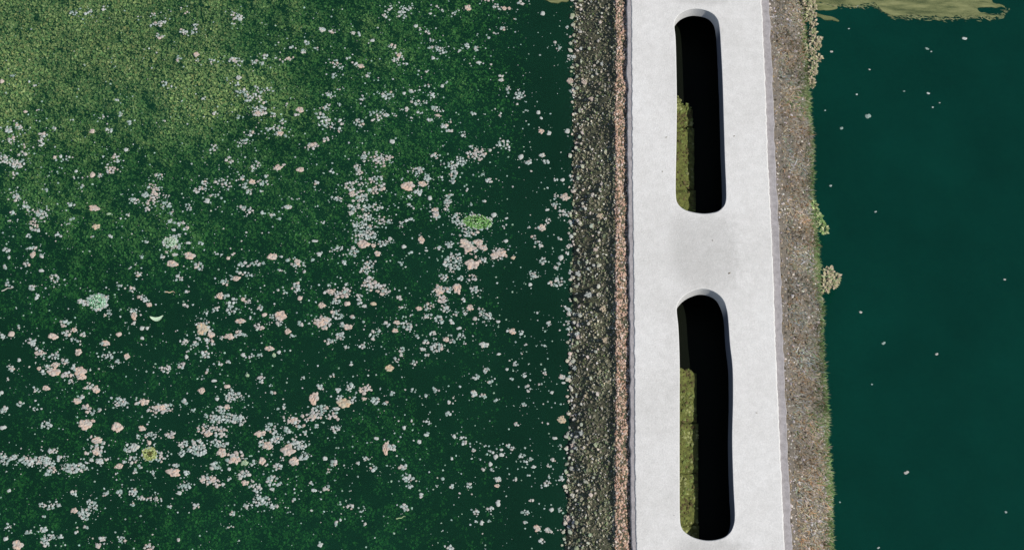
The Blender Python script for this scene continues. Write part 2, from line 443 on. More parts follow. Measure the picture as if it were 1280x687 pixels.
# chamber under the slab: side walls, end walls, dark water
cx0, cx1 = P(812, 343, .5).x, P(940, 343, .5).x
def box_np(x0, x1, y0, y1, z0, z1):
    v = np.array([(x, y, z) for z in (z0, z1) for y in (y0, y1) for x in (x0, x1)], float)
    f = np.array([(0, 2, 3, 1), (4, 5, 7, 6), (0, 1, 5, 4), (2, 6, 7, 3), (0, 4, 6, 2), (1, 3, 7, 5)]); return v, f
ya, yb = P(880, 760, 0).y, P(880, -60, 0).y
zc = ZT - THICK - .003
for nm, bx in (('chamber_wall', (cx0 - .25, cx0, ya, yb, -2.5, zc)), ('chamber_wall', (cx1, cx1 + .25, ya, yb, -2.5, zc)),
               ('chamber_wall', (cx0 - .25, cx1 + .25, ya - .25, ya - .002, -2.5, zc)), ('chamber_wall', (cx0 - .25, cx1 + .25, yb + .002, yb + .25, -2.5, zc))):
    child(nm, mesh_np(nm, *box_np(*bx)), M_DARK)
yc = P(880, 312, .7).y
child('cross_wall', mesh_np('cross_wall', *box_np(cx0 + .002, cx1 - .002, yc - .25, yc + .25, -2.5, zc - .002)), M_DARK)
M_WATER_C = make_water('sump_water', (.007, .009, .006), .95, (.2, .3, .28), 2.5, .3, 1.12)
wc = water_box('sump_water', cx0 + .001, cx1 - .001, ya, yb, M_WATER_C, .02, -2.0)
# mossy stone blocks of the ledge inside the chamber, left of the slots
def make_moss_mat():
    m, nt, n, l, b = material('mossy_block')
    p = pos_socket(n)
    t = nz(n, l, 9, 7, .7, p); t2 = nz(n, l, 70, 5, .7, p)
    c = ramp(n, l, t.outputs['Fac'], [(.25, (.045, .035, .016)), (.42, (.12, .13, .035)), (.58, (.20, .225, .06)), (.8, (.28, .29, .10))]).outputs['Color']
    c = mixc(n, l, 'MULTIPLY', .8, c, ramp(n, l, t2.outputs['Fac'], [(.3, (.45, .5, .4)), (.7, (1.3, 1.3, 1.2))]).outputs['Color'])
    l.new(c, b.inputs['Base Color']); b.inputs['Roughness'].default_value = .95
    bump(n, l, b, t2.outputs['Fac'], 1, .03); return m
M_MOSS = make_moss_mat()
ZL = .12
MOSSP = []
def ledge_block(px0, py0, px1, py1, seed, ragtop=0):
    nx, ny = 14, 26
    U, V_ = np.meshgrid(np.linspace(px0, px1, nx), np.linspace(py0, py1, ny))
    if ragtop:
        V_ = V_ + (1 - (V_ - py0) / (py1 - py0)) * ragtop * np.array([[mnoise.fractal(Vector((u * .12, seed, 0)), 1, 2, 3) + (u - 846) * .05 for u in r] for r in U])
    p = PN(U, V_, ZL)
    h = fbm(p[..., 0], p[..., 1], 5, seed, 4) * .045
    ex = np.minimum.reduce([np.arange(nx)[None] + 0 * U, nx - 1 - np.arange(nx)[None] + 0 * U, np.arange(ny)[:, None] + 0 * U, ny - 1 - np.arange(ny)[:, None] + 0 * U])
    p[..., 2] += h - .035 * (ex == 0)
    i = np.arange(ny - 1)[:, None] * nx + np.arange(nx - 1)[None]
    f = np.stack([i, i + nx, i + nx + 1, i + 1], -1).reshape(-1, 4)
    rim = np.concatenate([np.arange(nx), np.arange(1, ny) * nx + nx - 1, (ny - 1) * nx + np.arange(nx - 2, -1, -1), np.arange(ny - 2, 0, -1) * nx])
    v = p.reshape(-1, 3); d = v[rim].copy(); d[:, 2] = -1.2; n0 = len(v); m = len(rim); a = np.arange(m); bb = (a + 1) % m
    v = np.concatenate([v, d]); f = np.concatenate([f, np.stack([rim[a], rim[bb], n0 + bb, n0 + a], 1)])
    child('ledge_block', mesh_np('ledge_block', v, f, smooth=True), M_MOSS)
    MOSSP.append(p[1:-1, 1:-1].reshape(-1, 3))
for (a, b_, c, d, s, rt) in ((822, 122, 866, 158, 1, 12), (820, 159.2, 868, 236, 2, 0), (820, 237.2, 870, 330, 3, 0),
                             (824, 455, 871, 526.8, 4, 10), (824, 528.2, 873, 590, 5, 0), (824, 591.2, 873, 655, 6, 0), (824, 656.2, 874, 735, 7, 0)):
    ledge_block(a, b_, c, d, s, rt)

mp_ = np.concatenate(MOSSP); mp_ = mp_[RNG.integers(0, len(mp_), 2600)] + RNG.uniform(-.05, .05, (2600, 3)) * [1, 1, .25]
MOSS_FLAKE = [(np.array([(0, 0, .3)] + [(math.cos(a + s_) * (.7 + .3 * math.sin(3 * a + s_)), math.sin(a + s_) * .8, -.2) for a in np.arange(6) * 1.0472]), np.array([(0, i + 1, (i + 1) % 6 + 1) for i in range(6)])) for s_ in range(4)]
nn = fbm(mp_[:, 0], mp_[:, 1], 2.2, 3.3, 3)
mc = np.where((nn + RNG.normal(0, .12, len(mp_)) < -.12)[:, None], np.array((.10, .085, .035)), np.where((nn > .2)[:, None], np.array((.25, .27, .11)), np.array((.15, .19, .055)))) * RNG.uniform(.6, 1.25, (len(mp_), 1))
ms = powsize(len(mp_), .02, .075, 1.8)
v, f, c = scatter(MOSS_FLAKE, mp_, np.stack([ms, ms, ms * .8], 1), rots_rand(len(mp_), .5), mc)
child('ledge_moss', mesh_np('ledge_moss', v, f, c), M_STONE)['kind'] = 'stuff'

# ------------------------------------------------------------------ stones, crust and low growth on the banks
def sample_bank(g, n, c0, c1):
    """random points on a bank grid between column fractions c0..c1"""
    R, Cn = g.shape[:2]
    r = RNG.uniform(0, R - 1.001, n); c = RNG.uniform(c0, c1, n) * (Cn - 1.001)
    i = r.astype(int); j = c.astype(int); a = (r - i)[:, None]; b = (c - j)[:, None]
    return g[i, j] * (1 - a) * (1 - b) + g[i + 1, j] * a * (1 - b) + g[i, j + 1] * (1 - a) * b + g[i + 1, j + 1] * a * b, c / (Cn - 1)
PEB = [rough(ICO1, .35, 1.3, s) for s in range(1, 7)]
FLAKE = []
for k in range(6):
    rr = random.Random(k); n = 5
    an = sorted(rr.uniform(0, 6.28) for _ in range(n))
    v = np.array([(0, 0, .12)] + [(math.cos(a) * rr.uniform(.6, 1), math.sin(a) * rr.uniform(.4, .8), rr.uniform(-.15, .15)) for a in an])
    FLAKE.append((v, np.array([(0, i + 1, (i + 1) % n + 1) for i in range(n)])))
BLADE = []
for k in range(6):
    rr = random.Random(30 + k); bend = rr.uniform(.1, .5)
    v = np.array([(-.09, 0, 0), (.09, 0, 0), (-.07, .5, bend * .6), (.07, .5, bend * .6), (0, 1, bend * .5)])
    BLADE.append((v, np.array([(0, 1, 3), (0, 3, 2), (2, 3, 4)])))
def palette(n, cols, w, jit=.18):
    cols = np.array(cols, float); i = RNG.choice(len(cols), n, p=np.array(w) / sum(w))
    return np.clip(cols[i] * RNG.uniform(1 - jit, 1 + jit, (n, 1)) * RNG.uniform(.95, 1.05, (n, 3)), 0.004, .9)
def stuff(name, label, protos, pos, size, flat, tilt, col, mat, cat, lean=None):
    n = len(pos)
    scl = size[:, None] * np.stack([RNG.uniform(.75, 1.25, n), RNG.uniform(.75, 1.25, n), RNG.uniform(.7, 1.1, n) * flat], 1)
    rt = rots_rand(n, tilt)
    if lean is not None:
        rt = rots_z(RNG.normal(lean[0], lean[1], n)) @ np.swapaxes(rots_z(np.zeros(n)), 1, 2)
        tl = RNG.uniform(0, tilt, n); X = np.zeros((n, 3, 3)); X[:, 0, 0] = 1; X[:, 1, 1] = np.cos(tl); X[:, 1, 2] = -np.sin(tl); X[:, 2, 1] = np.sin(tl); X[:, 2, 2] = np.cos(tl); rt = rt @ X
    v, f, c = scatter(protos, pos, scl, rt, col)
    o = obj(name, mesh_np(name, v, f, c), mat); tag(o, label, cat, kind='stuff'); return o
def patchy(p, col, sc=1.1, lo=.65, hi=1.5):
    m = fbm(p[:, 0], p[:, 1], sc, 6.6, 3); return np.clip(col * np.interp(m, [-.6, .6], [lo, hi])[:, None], .004, .8)
# knots of the left bank: 0 under deck,1 deck edge,2 pink outer,3,4,5 waterline,6,7  -> column fraction k/7
p, t = sample_bank(gL, 15000, 2.4 / 7, 5.3 / 7)
stuff('bank_stones', 'dark wet stones and clods covering the left bank', PEB, p, powsize(len(p), .009, .052, 3.0), .40, .5,
      patchy(p, palette(len(p), [(.13, .122, .082), (.22, .205, .14), (.18, .21, .12), (.31, .285, .21), (.42, .40, .33)], [20, 32, 26, 18, 7])), M_STONE, 'stones')
p, t = sample_bank(gL, 11000, 2.5 / 7, 5.35 / 7)
stuff('bank_litter', 'bits of leaf and pale debris strewn over the left bank stones', FLAKE, p + [0, 0, .02], powsize(len(p), .012, .05), 1, .8,
      patchy(p, palette(len(p), [(.13, .18, .07), (.20, .20, .11), (.33, .30, .20), (.50, .47, .39), (.60, .58, .52)], [26, 22, 26, 16, 9])), M_STONE, 'debris')
p, t = sample_bank(gL, 420, 3.6 / 7, 5.25 / 7); p2, t = sample_bank(gL, 300, 4.6 / 7, 5.3 / 7); p = np.concatenate([p, p2]); p[:, 2] = np.maximum(p[:, 2], .0) + .03
stuff('stranded_scum', 'small pale bits of dried scum stranded along the left waterline', PEB, p, powsize(len(p), .02, .07, 1.8), .5, .4,
      palette(len(p), [(.45, .44, .38), (.52, .46, .39), (.36, .38, .30), (.30, .34, .22)], [30, 20, 26, 18]), M_SCUM, 'scum')
p, t = sample_bank(gL, 10500, 1.05 / 7, 2.35 / 7)
stuff('pink_gravel', 'band of pinkish gravel along the left side of the deck', PEB, p, powsize(len(p), .010, .042), .6, .6,
      palette(len(p), [(.50, .34, .25), (.56, .41, .32), (.42, .26, .175), (.58, .49, .42), (.12, .085, .05)], [34, 28, 18, 10, 9]), M_STONE, 'gravel')
# right bank: knots 0 under deck,1,2 footing edge,3 middle,4 near edge,5 edge,6,7,8
p, t = sample_bank(gR, 9000, 1.7 / 8, 5.0 / 8)
stuff('crust_pebbles', 'grey and tan crumbs of crusted soil on the right bank', PEB, p, powsize(len(p), .009, .040, 2.6), .7, .6,
      patchy(p, palette(len(p), [(.34, .31, .31), (.32, .26, .19), (.24, .18, .11), (.47, .44, .40), (.06, .05, .035)], [30, 26, 18, 14, 12]), .8, .7, 1.3), M_STONE, 'pebbles')
p, t = sample_bank(gR, 26000, 2.2 / 8, 5.2 / 8)
k = np.clip((t * 8 - 2.2) / 3.0, 0, 1); hue = fbm(p[:, 0], p[:, 1], 1.3, 9.0, 3)
patch = fbm(p[:, 0], p[:, 1], .7, 2.0, 2)
dry = palette(len(p), [(.37, .31, .22), (.25, .20, .13), (.38, .37, .35), (.27, .29, .20), (.33, .21, .12), (.07, .055, .035)], [24, 18, 24, 20, 12, 9])
grn = palette(len(p), [(.10, .16, .05), (.16, .20, .08), (.24, .25, .15), (.07, .12, .04)], [30, 28, 24, 18])
dry *= np.stack([np.interp(hue, [-.45, .45], v_) for v_ in ((.88, 1.08), (1.02, .96), (1.08, .86))], 1)
gm = np.clip(sstep(.36, .86, k + patch * .55 + RNG.normal(0, .12, len(p))), 0, 1)
stuff('dry_mat', 'matted dry grass and moss covering the right bank', BLADE, p, powsize(len(p), .04, .16, 1.6), 1, .45,
      patchy(p, np.where(RNG.uniform(0, 1, (len(p), 1)) < gm[:, None], grn, dry), 1.4, .5, 1.45), M_LEAF, 'grass', lean=(-2.2, .7))
p, t = sample_bank(gR, 11000, 4.45 / 8, 6.2 / 8)
stuff('edge_grass', 'short green and straw fringe hanging along the right waterline', BLADE, p, powsize(len(p), .05, .17, 1.6), 1, .7,
      palette(len(p), [(.09, .19, .05), (.15, .24, .08), (.24, .28, .15), (.34, .32, .20)], [34, 30, 22, 12]), M_LEAF, 'grass')

# ------------------------------------------------------------------ submerged weed in the left pond
KITE = []
for k in range(5):
    rr = random.Random(60 + k)
    KITE.append((np.array([(0, -.5, 0), (rr.uniform(.3, .5), rr.uniform(-.1, .1), rr.uniform(-.2, .2)), (rr.uniform(-.1, .1), .6, rr.uniform(-.2, .2)), (-rr.uniform(.3, .5), rr.uniform(-.1, .1), rr.uniform(-.2, .2))]), np.array([(0, 1, 2), (0, 2, 3)])))
def weed():
    N = 640000
    px = RNG.uniform(-120, 712, N); py = RNG.uniform(-110, 800, N)
    O = olive(px, py)
    w = PN(px, py, 0)
    nse = fbm(w[:, 0], w[:, 1], .55, 4.4, 3); nse2 = fbm(w[:, 0], w[:, 1], 3.0, 8.1, 2)
    keep_p = np.clip(.10 + 1.1 * O + .34 * nse + .36 * nse2, 0, 1) * (1 - sstep(480, 690, px - 60 * (py < 200) + 40 * nse))
    keep = RNG.uniform(0, 1, N) < keep_p
    px, py, O, nse, w, nse2 = px[keep], py[keep], O[keep], nse[keep], w[keep], nse2[keep]
    n = len(px)
    depth = .03 + 1.9 * (1 - np.clip(O * 1.05 + .30 * nse * np.clip(O + .25, 0, 1) + .16 * nse2, 0, 1)) ** 1.3 + RNG.exponential(.08, n)
    pos = PN(px, py, -depth)
    size = powsize(n, .035, .10, 1.8)
    col = np.interp(nse, [-.5, .5], [.85, 1.15])[:, None] * palette(n, [(.355, .43, .165), (.27, .37, .14), (.15, .26, .095), (.44, .50, .23), (.35, .34, .14)], [26, 28, 22, 14, 10], .3)
    scl = size[:, None] * np.stack([RNG.uniform(.7, 1.3, n), RNG.uniform(.5, 1, n), RNG.uniform(.8, 1.6, n)], 1)
    v, f, c = scatter(KITE, pos, scl * 1.0, rots_rand(n, .9), col)
    o = obj('pond_weed', mesh_np('pond_weed', v, f, c), M_WEED)
    tag(o, 'submerged olive green weed filling the left pond', 'pond weed', kind='stuff')
weed()

# ------------------------------------------------------------------ floating scum on the left pond
# traced drift by drift on 12 enlarged tiles (tile origin in photo px, 4 units per px):
#   "u,v u,v|half width|count|p"  a run of small blobs (p = pinkish)     "L u,v,ru,rv,c"  one larger lump
TILES = {
(0, 0): "355,70 400,65|12|6;430,65 460,55|8|5;515,42|10|3;750,130 790,120 825,100|14|14;750,75 780,75|8|5;780,175 805,185|10|6;905,155 945,165|14|9;890,290|12|5;815,415 850,420|12|6;L8,405,14,12,p;60,375|6|2;150,405|6|1;175,425|6|2;45,645|14|8;90,635|14|7;205,680 220,670|14|7;270,645|12|4;545,650|13|6;L460,655,16,12,p;605,570|9|4;645,610|8|3;130,555|5|2;190,548|6|2;585,497|6|2;935,65|10|3;510,580|8|2;820,605|8|2",
(240, 0): "10,160 20,120|14|7;L20,270,18,14,p;30,300|9|3;L240,95,14,12,w;210,75 235,65|18|10;205,118|6|2;185,295 215,300 250,300|13|12;L210,295,12,9,p;310,310|13|5;350,320|8|3;365,285|10|4;440,305 470,295 500,290|10|6|p;L480,292,12,10,p;L650,147,20,13,w;690,155 710,160|9|5;L805,165,12,11,w;835,170|6|2;570,215|12|4;495,238|8|2;550,260|10|3;620,243|9|3;690,305 720,320 760,340|18|14;L845,330,17,14,p;820,330 810,310|9|5;885,375|11|4;710,375|12|4;780,292|8|2;L900,203,12,8,w;L235,388,16,13,w;225,420|10|3;235,460 265,455|12|6;310,440 340,450 375,440 410,445|12|12;265,490 300,480 350,500|18|18;320,565 345,550|24|20;L325,565,16,14,p;400,575|12|4;475,523|8|2;L540,548,22,16,p;525,570|8|2|p;685,475|16|9;740,450|4|1;850,490|12|5;738,523|5|2|p;640,540 685,530|14|9;635,575 660,590 690,620 650,620|18|22;745,610|13|4;735,650|10|3;835,615|20|10;940,565 910,590|22|14;120,570|10|3;275,665 300,665|14|7;380,645|10|3;420,630 445,665|22|15;L440,665,18,14,p;455,605|11|4;100,310|12|4;60,490|10|3;230,585|10|3",
(480, 0): "0,80|10|5;70,70 105,50 150,25|11|15;100,85|10|3;25,40|10|3;L160,130,13,11,w;180,145|5|2;215,155 225,170|8|4;240,200|11|4;235,237|10|3;270,240 295,262|13|10;L245,290,13,12,w;40,230|14|6;75,275 60,300 95,315|18|16;L75,275,14,12,p;270,33|8|2;292,52|6|2;L232,68,10,6,w;340,77 370,57 400,60|11|6;L418,38,20,16,p;510,0 545,0|6|5|p;550,28 575,40|14|7;L600,42,14,13,p;L625,42,10,10,p;682,12|11|4;L792,68,12,12,w;655,100|6|2;595,140|9|4;560,165|9|3;520,187|4|1;465,172|5|2;415,225|10|5;460,240|9|4;375,256|5|2;L475,312,17,10,w;530,320|4|1;875,240|12|5;855,208|4|1;780,273|4|1;910,138|7|3;925,183|5|1;L585,400,14,11,w;585,380|6|2;625,440 620,460|10|4;670,465 690,490|17|14;667,520|5|1;710,550|7|2;785,586|4|1;L770,560,13,13,w;L785,655,16,15,p;L825,665,13,13,w;L915,655,13,13,w;915,678|5|1;178,355|5|1;215,355|5|2;L290,430,9,9,w;310,410|6|2;215,430|9|3;L100,465,12,10,w;125,455 150,450|9|6;20,475|22|12;145,515 170,510|12|6;115,548|10|4;180,560|10|3;235,475|14|8;205,510|8|3;240,545 275,545|13|9;L270,577,18,8,p;L10,575,15,12,w;50,573|10|4;135,590|7|2;230,600|9|4;330,605|9|3;300,628|11|5;325,652|11|4;400,680|9|3;445,565|7|3;585,575|9|3;L932,405,16,18,p;930,285|14|7;940,450|10|4",
(0, 172): "0,105 30,110 75,130 110,130|20|40;110,80|14|6;60,12|14|8;120,40|8|2|p;205,10 205,35|12|8;75,180|10|4;70,270 80,300|15|12;60,375 80,380|10|4;120,330 155,360|13|9;185,375 215,390|18|14;165,410 150,440 185,450|16|16|p;45,410|7|2;140,490|10|4;130,555 180,545|10|6;L162,582,14,18,p;205,590|7|2;L205,663,15,8,w;30,560|12|5;L45,598,9,9,w;25,645|8|3;120,635 145,628|9|5;270,100 350,105|14|8;L460,185,15,15,p;500,190|9|4;380,168|6|2;365,200|6|2;L630,60,13,12,w;580,90 575,120|12|7|p;535,145 555,170 580,160|15|14|p;510,95|5|1;410,242|8|3;230,262|6|2;L470,350,26,18,p;L480,443,20,16,t;L545,380,14,8,g;640,385|7|3;795,190|14|7;760,240 775,270 760,310 735,350|20|36|p;660,310 690,320|15|10;725,285|12|6;830,340|20|10;855,370|8|3;825,290|8|3;940,345|16|9;850,410|9|3;880,430 920,425|10|9;930,455|9|4;870,458|6|2;870,490 895,495|12|6;885,545|12|6;L940,525,15,7,w;L945,588,30,19,p;L860,630,34,18,p;L873,583,14,9,w;810,590|8|3;825,570|6|1;690,678|13|5;710,597|6|2;650,650|6|2;360,335|10|3;290,485|12|4;360,405|8|3;345,430|6|2;550,493|6|2;720,518 735,520|4|3;460,495|5|2;600,400|4|1;820,520|9|5;860,545|9|4",
(240, 172): "105,50|16|7;215,40 240,35 275,15|13|9;185,110|14|6;330,120 300,160|12|9;250,198|10|4;370,188|7|2;60,225 45,260|16|13;20,262|8|3;125,235 170,205 170,250|16|15;L75,315,17,13,w;90,290 125,290|9|5;145,305|5|1;L300,220,18,15,p;340,225 375,225|14|9;265,240|12|5;290,270|12|6;350,265|7|2;L430,150,24,17,p;455,135|7|2|p;L540,158,24,14,p;L595,35,15,10,p;560,40 630,40|15|11|p;670,10|12|5|p;700,128|5|1;700,165|9|3;620,225|9|4;705,295 745,308|11|9;L480,345,19,13,w;245,350 265,355|9|6;290,365|12|5;350,370|7|2;400,385|8|3;435,400|5|1;655,422|8|3;850,110 870,75|14|9;820,140 835,175|14|12;925,95 940,130|26|24|p;770,240 830,225 900,215 950,200|18|30;800,270 850,280 920,265 950,245|18|28|p;L800,282,17,18,p;820,310 870,300|16|14;790,355 820,350 900,350 930,350|18|28;L795,375,13,13,w;850,400 880,395|22|16;820,440 860,450 895,470|26|34;830,500 860,495 900,490|20|22;L860,532,34,22,p;L905,538,13,11,p;945,410|20|9|p;945,530|14|6;L925,578,17,15,p;745,555 700,562|11|8;800,570|20|10;L635,582,15,11,w;605,608|8|3;L615,515,16,6,w;880,635 900,620|20|14;865,665|20|10;760,625|9|4;L400,592,28,17,p;445,595|6|2;L525,620,16,18,p;490,620 540,625|20|12;565,668|5|1;L180,600,12,10,p;205,578|6|2;35,640|18|9;110,575 150,582|5|4;240,635 290,630 345,622|12|14;225,660 260,678 290,680|10|8;440,660|8|3;30,520 60,530|7|4",
(480, 172): "L40,20,15,13,w;10,100 40,95|12|8|p;155,165 185,165|18|16;L120,240,40,26,p;L190,230,25,16,p;215,205|16|9;170,270|16|8;90,205|8|2;130,295|8|3;L228,300,14,14,w;320,295 340,290|12|5;315,320|13|8;315,350|12|5|p;255,360 260,390|14|10|p;L255,360,18,10,p;L260,388,14,10,p;115,410 140,408|9|4;75,415 95,440|13|7;30,420|12|5;240,95 265,90|14|9;455,90 430,85 490,75 470,115|20|26|p;400,120 370,110|16|12;320,130 350,140|18|14;345,180|16|10;340,215|12|6;280,195|8|3;437,45|6|2;530,60|5|1;570,50 600,20 620,55|14|12;490,185|6|2;525,215|10|5;560,210|4|1;L685,95,15,15,w;725,120|12|5;L790,88,15,13,w;810,120|10|5;735,165|4|1;855,210|7|3;L893,210,13,9,w;940,190|9|4;940,212|7|2;L905,298,25,22,p;860,290|8|3;855,340|13|5;L815,360,12,7,w;885,375 920,385|15|12;940,420|12|6;L790,450,20,18,p;765,450|7|2;820,415|10|6;720,450|7|2;750,490 755,515 780,540|9|10;L935,490,14,13,w;880,503|8|3;925,540|10|6;L885,598,15,15,w;915,575|8|3;870,630|6|2;860,650|7|3;940,670|12|6;790,615|16|8;745,680|13|6;500,320|7|3;435,330|6|2;415,260|6|2;L550,385,15,13,w;610,400|4|1;595,445|8|3;370,385 350,410 370,440|18|22;440,380|10|4;420,460 400,480 450,470|22|24;L420,545,40,25,p;L470,520,30,18,p;L500,550,20,15,p;L400,520,25,18,p;330,535|18|8;575,580|30|26|p;L585,578,28,18,p;L550,592,20,14,p;L645,598,13,9,t;345,600 320,625 350,650 370,590|22|40;L440,630,35,30,p;490,610|14|6;L610,515,13,9,w;L185,510,18,22,p;L98,543,15,10,w;L210,563,11,6,w;270,550|8|3;130,575|6|2;L30,505,12,11,w;15,525|14|7;80,625|12|4;120,340 150,350|8|4;450,560|40|14|p",
(0, 344): "270,15|20|12;40,40|11|4;160,60|13|6;183,103|10|4;L405,128,18,14,w;430,140|12|6;540,190|16|8;600,50|9|4;655,55 660,85|9|5;L690,0,12,8,p;715,110|18|9;L745,147,18,11,p;L670,200,16,22,p;670,175|13|7;665,240|8|3;L710,262,11,10,w;L735,262,11,10,w;L710,313,11,8,w;895,15|14|6;925,150|10|4;935,80|7|3;320,240|18|8;L55,293,16,13,p;10,305|10|4;92,256|6|2;L265,305,28,15,p;310,295 350,285|14|9;L370,272,13,13,p;355,315 380,325 410,340|9|7;415,295|8|3;150,325 175,340|15|9;185,375 215,395|15|12|p;280,390 260,405|16|12;L275,445,22,16,p;L270,480,30,22,p;240,465|16|8;325,430|14|6;320,500 350,490|12|10|p;L400,475,28,25,p;L405,505,28,18,p;370,460|9|4;350,530|10|5;L390,382,17,20,p;L95,423,11,9,w;L195,463,12,10,p;215,485|8|3;50,462|14|6;L60,465,14,8,p;40,515|6|2;185,575|12|6;L230,563,22,13,p;440,550|18|9;L478,568,20,18,p;L385,625,22,14,p;430,650 440,675|14|9|p;410,605|9|4;L595,293,16,11,p;L530,338,22,13,p;510,340|8|3;520,400 560,400|11|9;590,430|9|4;L632,402,17,15,p;560,455|6|3;910,330 940,340|12|8;L930,405,11,11,w;935,380|6|2;830,465|20|11;905,450|13|8|p;620,635 590,630|22|17;L720,630,24,18,p;685,640|9|4;760,665 800,660 845,660|20|26|p;L800,660,26,16,p;920,630|10|5;25,670|14|7;100,640|12|5;175,670|10|3;L5,585,12,10,w;500,670|8|3;450,115|14|6;520,150|12|6;480,165|12|5;525,115|12|5",
(240, 344): "L225,15,22,13,p;180,40 150,35|12|8;195,10|8|3;L140,100,20,18,p;180,105 115,110|10|5;260,118 285,140|11|6|p;215,125 190,150 185,180 215,175|14|16;145,160 100,175|9|7;70,183|8|3;340,160|13|5;L360,195,15,12,p;395,205|10|4;L440,200,33,27,p;440,240|12|6;L240,228,24,14,p;290,213|6|2;L50,265,32,32,t;L95,295,20,14,p;60,250|38|16;65,325 110,335|12|8;15,340|10|4;35,315|6|2;L185,305,24,17,p;240,285|14|8;225,300|10|4;145,310|8|3;270,300|8|3;320,255 350,260|14|10|p;L480,280,17,15,p;505,300|9|3;L385,365,22,14,p;L435,382,11,9,w;L410,398,10,11,g;340,400|8|3;295,402|11|5;L255,395,14,10,w;465,377|4|1;65,395|18|9;140,438|9|4;180,435|7|3;78,477|8|3;L110,525,15,8,w;45,520|5|1;L278,497,9,9,g;345,520|15|7;555,515|9|3;L45,573,18,16,p;L175,553,15,11,p;L125,615,13,10,w;185,620 210,590|22|22;L175,655,15,14,p;250,610|12|5;130,665 150,680|14|9;405,587|9|4;460,658|7|3;430,668|5|1;530,40 510,60 525,75|14|12;430,75|6|2;460,85|6|2;L540,112,12,11,p;660,70 720,90 765,95 770,70|18|28|p;L690,80,18,14,p;770,40|7|2;685,45|7|2;720,130|16|9;L775,140,15,14,p;L650,150,20,15,p;710,185 735,210|18|14;650,235|32|26|p;L640,240,24,18,p;L672,220,18,14,p;L780,255,26,15,p;755,245|9|4;805,207|6|2;L860,152,15,9,w;835,110|14|7;L908,142,18,12,t;840,140|7|2;900,30 860,45 945,60 930,75|24|34|p;740,305|20|11;700,330 670,330|11|8;770,358|9|4;850,355|13|6;905,290|14|7;940,275|8|3;905,318|6|2;860,233|5|2;545,240|11|5;L795,445,10,7,w;700,500|9|4;L610,610,26,34,p;640,560|13|6;600,670 640,665 670,670|18|18;790,560|18|10;885,560 850,575|18|13|p;730,570|10|5;L760,635,32,26,t;800,620|16|8;735,610|12|5;L720,665,18,10,w;L860,615,12,9,p;915,625|16|9;5,670|8|3",
(480, 344): "295,12|18|10;380,15|12|5;440,12|16|7|p;275,75|28|16|p;L275,75,24,18,p;320,70|16|8;L365,65,22,30,p;290,115|18|10|p;440,75 465,70|18|12;400,120|8|4;10,80|16|8;75,115|8|3;85,160|9|4;L175,165,17,12,p;215,155|16|9;245,150|6|2;310,170|16|10;355,190|9|4;L430,160,18,18,p;405,185|12|5;490,175 510,195 530,215|16|16;L570,230,13,7,w;495,232|6|2;455,220|4|1|p;235,205 205,200|11|7;275,220|18|10;340,230|9|4;L65,235,18,11,p;105,240 120,260|18|13;15,243|12|5;L55,275,16,12,p;135,200|7|3;L375,263,13,8,w;245,288|12|5;210,328|10|4;L310,318,18,13,p;340,330|10|4;385,305|14|6;168,305|6|2;395,335|6|2;265,358|22|16;L195,367,17,9,w;215,397|8|3;85,370|12|5;85,395|8|3;L640,278,20,14,p;685,283|9|4;612,275|5|1;L500,345,24,16,w;L572,392,12,7,w;688,392|6|2;708,348|7|2;795,348|6|2;655,440|11|5;515,460 505,485|12|6;460,505|12|6;530,530|10|4;L615,468,9,8,w;633,518|6|2;700,498|10|5;805,488|8|3;780,540|6|2;710,550 725,575|8|5;L25,462,24,18,t;260,568|13|6;40,585|8|3;138,573|6|2;210,603|6|2;378,555|5|1;L450,590,18,16,w;495,598|10|4;555,623|6|2;328,630|6|2;10,635|9|3;700,645|9|4;L838,583,10,8,w;850,635|5|1;825,240|9|5;765,188|4|1;L730,45,11,11,w;L752,5,20,10,w;875,30|24|13;830,40|8|3;L885,505,13,11,p;L895,535,12,7,w;910,150 935,180|9|6;915,235|10|4;930,265|9|3;940,315|12|5;940,350|10|4;955,460|10|4;935,510|10|4;60,420|14|5;150,435|12|4",
(0, 515): "L15,75,16,11,w;210,50 245,70|14|10;465,0|9|4;L425,58,35,25,p;L465,42,13,8,p;L585,75,30,23,p;L485,140,28,16,p;450,122|6|2;515,150|7|3;485,190|28|12;L480,195,22,16,p;435,200|7|2;L455,238,12,9,w;L495,245,22,15,w;530,230|7|2;20,250 15,220|18|12;70,228|14|7;115,235 150,245 200,235 240,245|20|46;260,195|13|6;295,230|12|6;260,280|16|8|p;235,300|9|4;330,270 370,280 415,275|22|34;L590,268,22,13,p;622,250|7|2;L710,80,20,12,p;740,110|16|8;770,120|12|5;695,122|9|4;850,110|17|8|p;640,165 635,195|12|8;L675,175,24,20,w;665,235|16|8;800,230|16|8|p;800,205|8|3;700,270|10|4;675,295|9|4;760,298|8|3;L745,150,12,11,p;905,160 935,150|14|9;910,205|13|6;L865,300,32,22,p;880,265|9|4;935,300|10|4;920,370|22|12;L895,402,15,9,w;L45,390,9,9,w;370,400|12|5;210,465 250,470 290,450|16|16;440,445 470,465 450,490|16|18;L370,490,16,14,p;405,500 430,530|18|16;430,570|6|2;600,400|12|5;660,395|18|9;700,430 760,435 805,430|11|14;660,460|9|4;850,465|10|4;525,410|10|4;220,520|6|2;40,568|12|5;L28,630,11,11,w;L85,660,28,22,p;215,585|12|6;215,635 230,660|16|12;255,620|13|7;305,620|9|4;515,632|13|6;490,662|10|5|p;610,635|14|7;745,670|20|9|p;765,608|4|1;890,632|4|1;380,595|6|2;140,600|10|4",
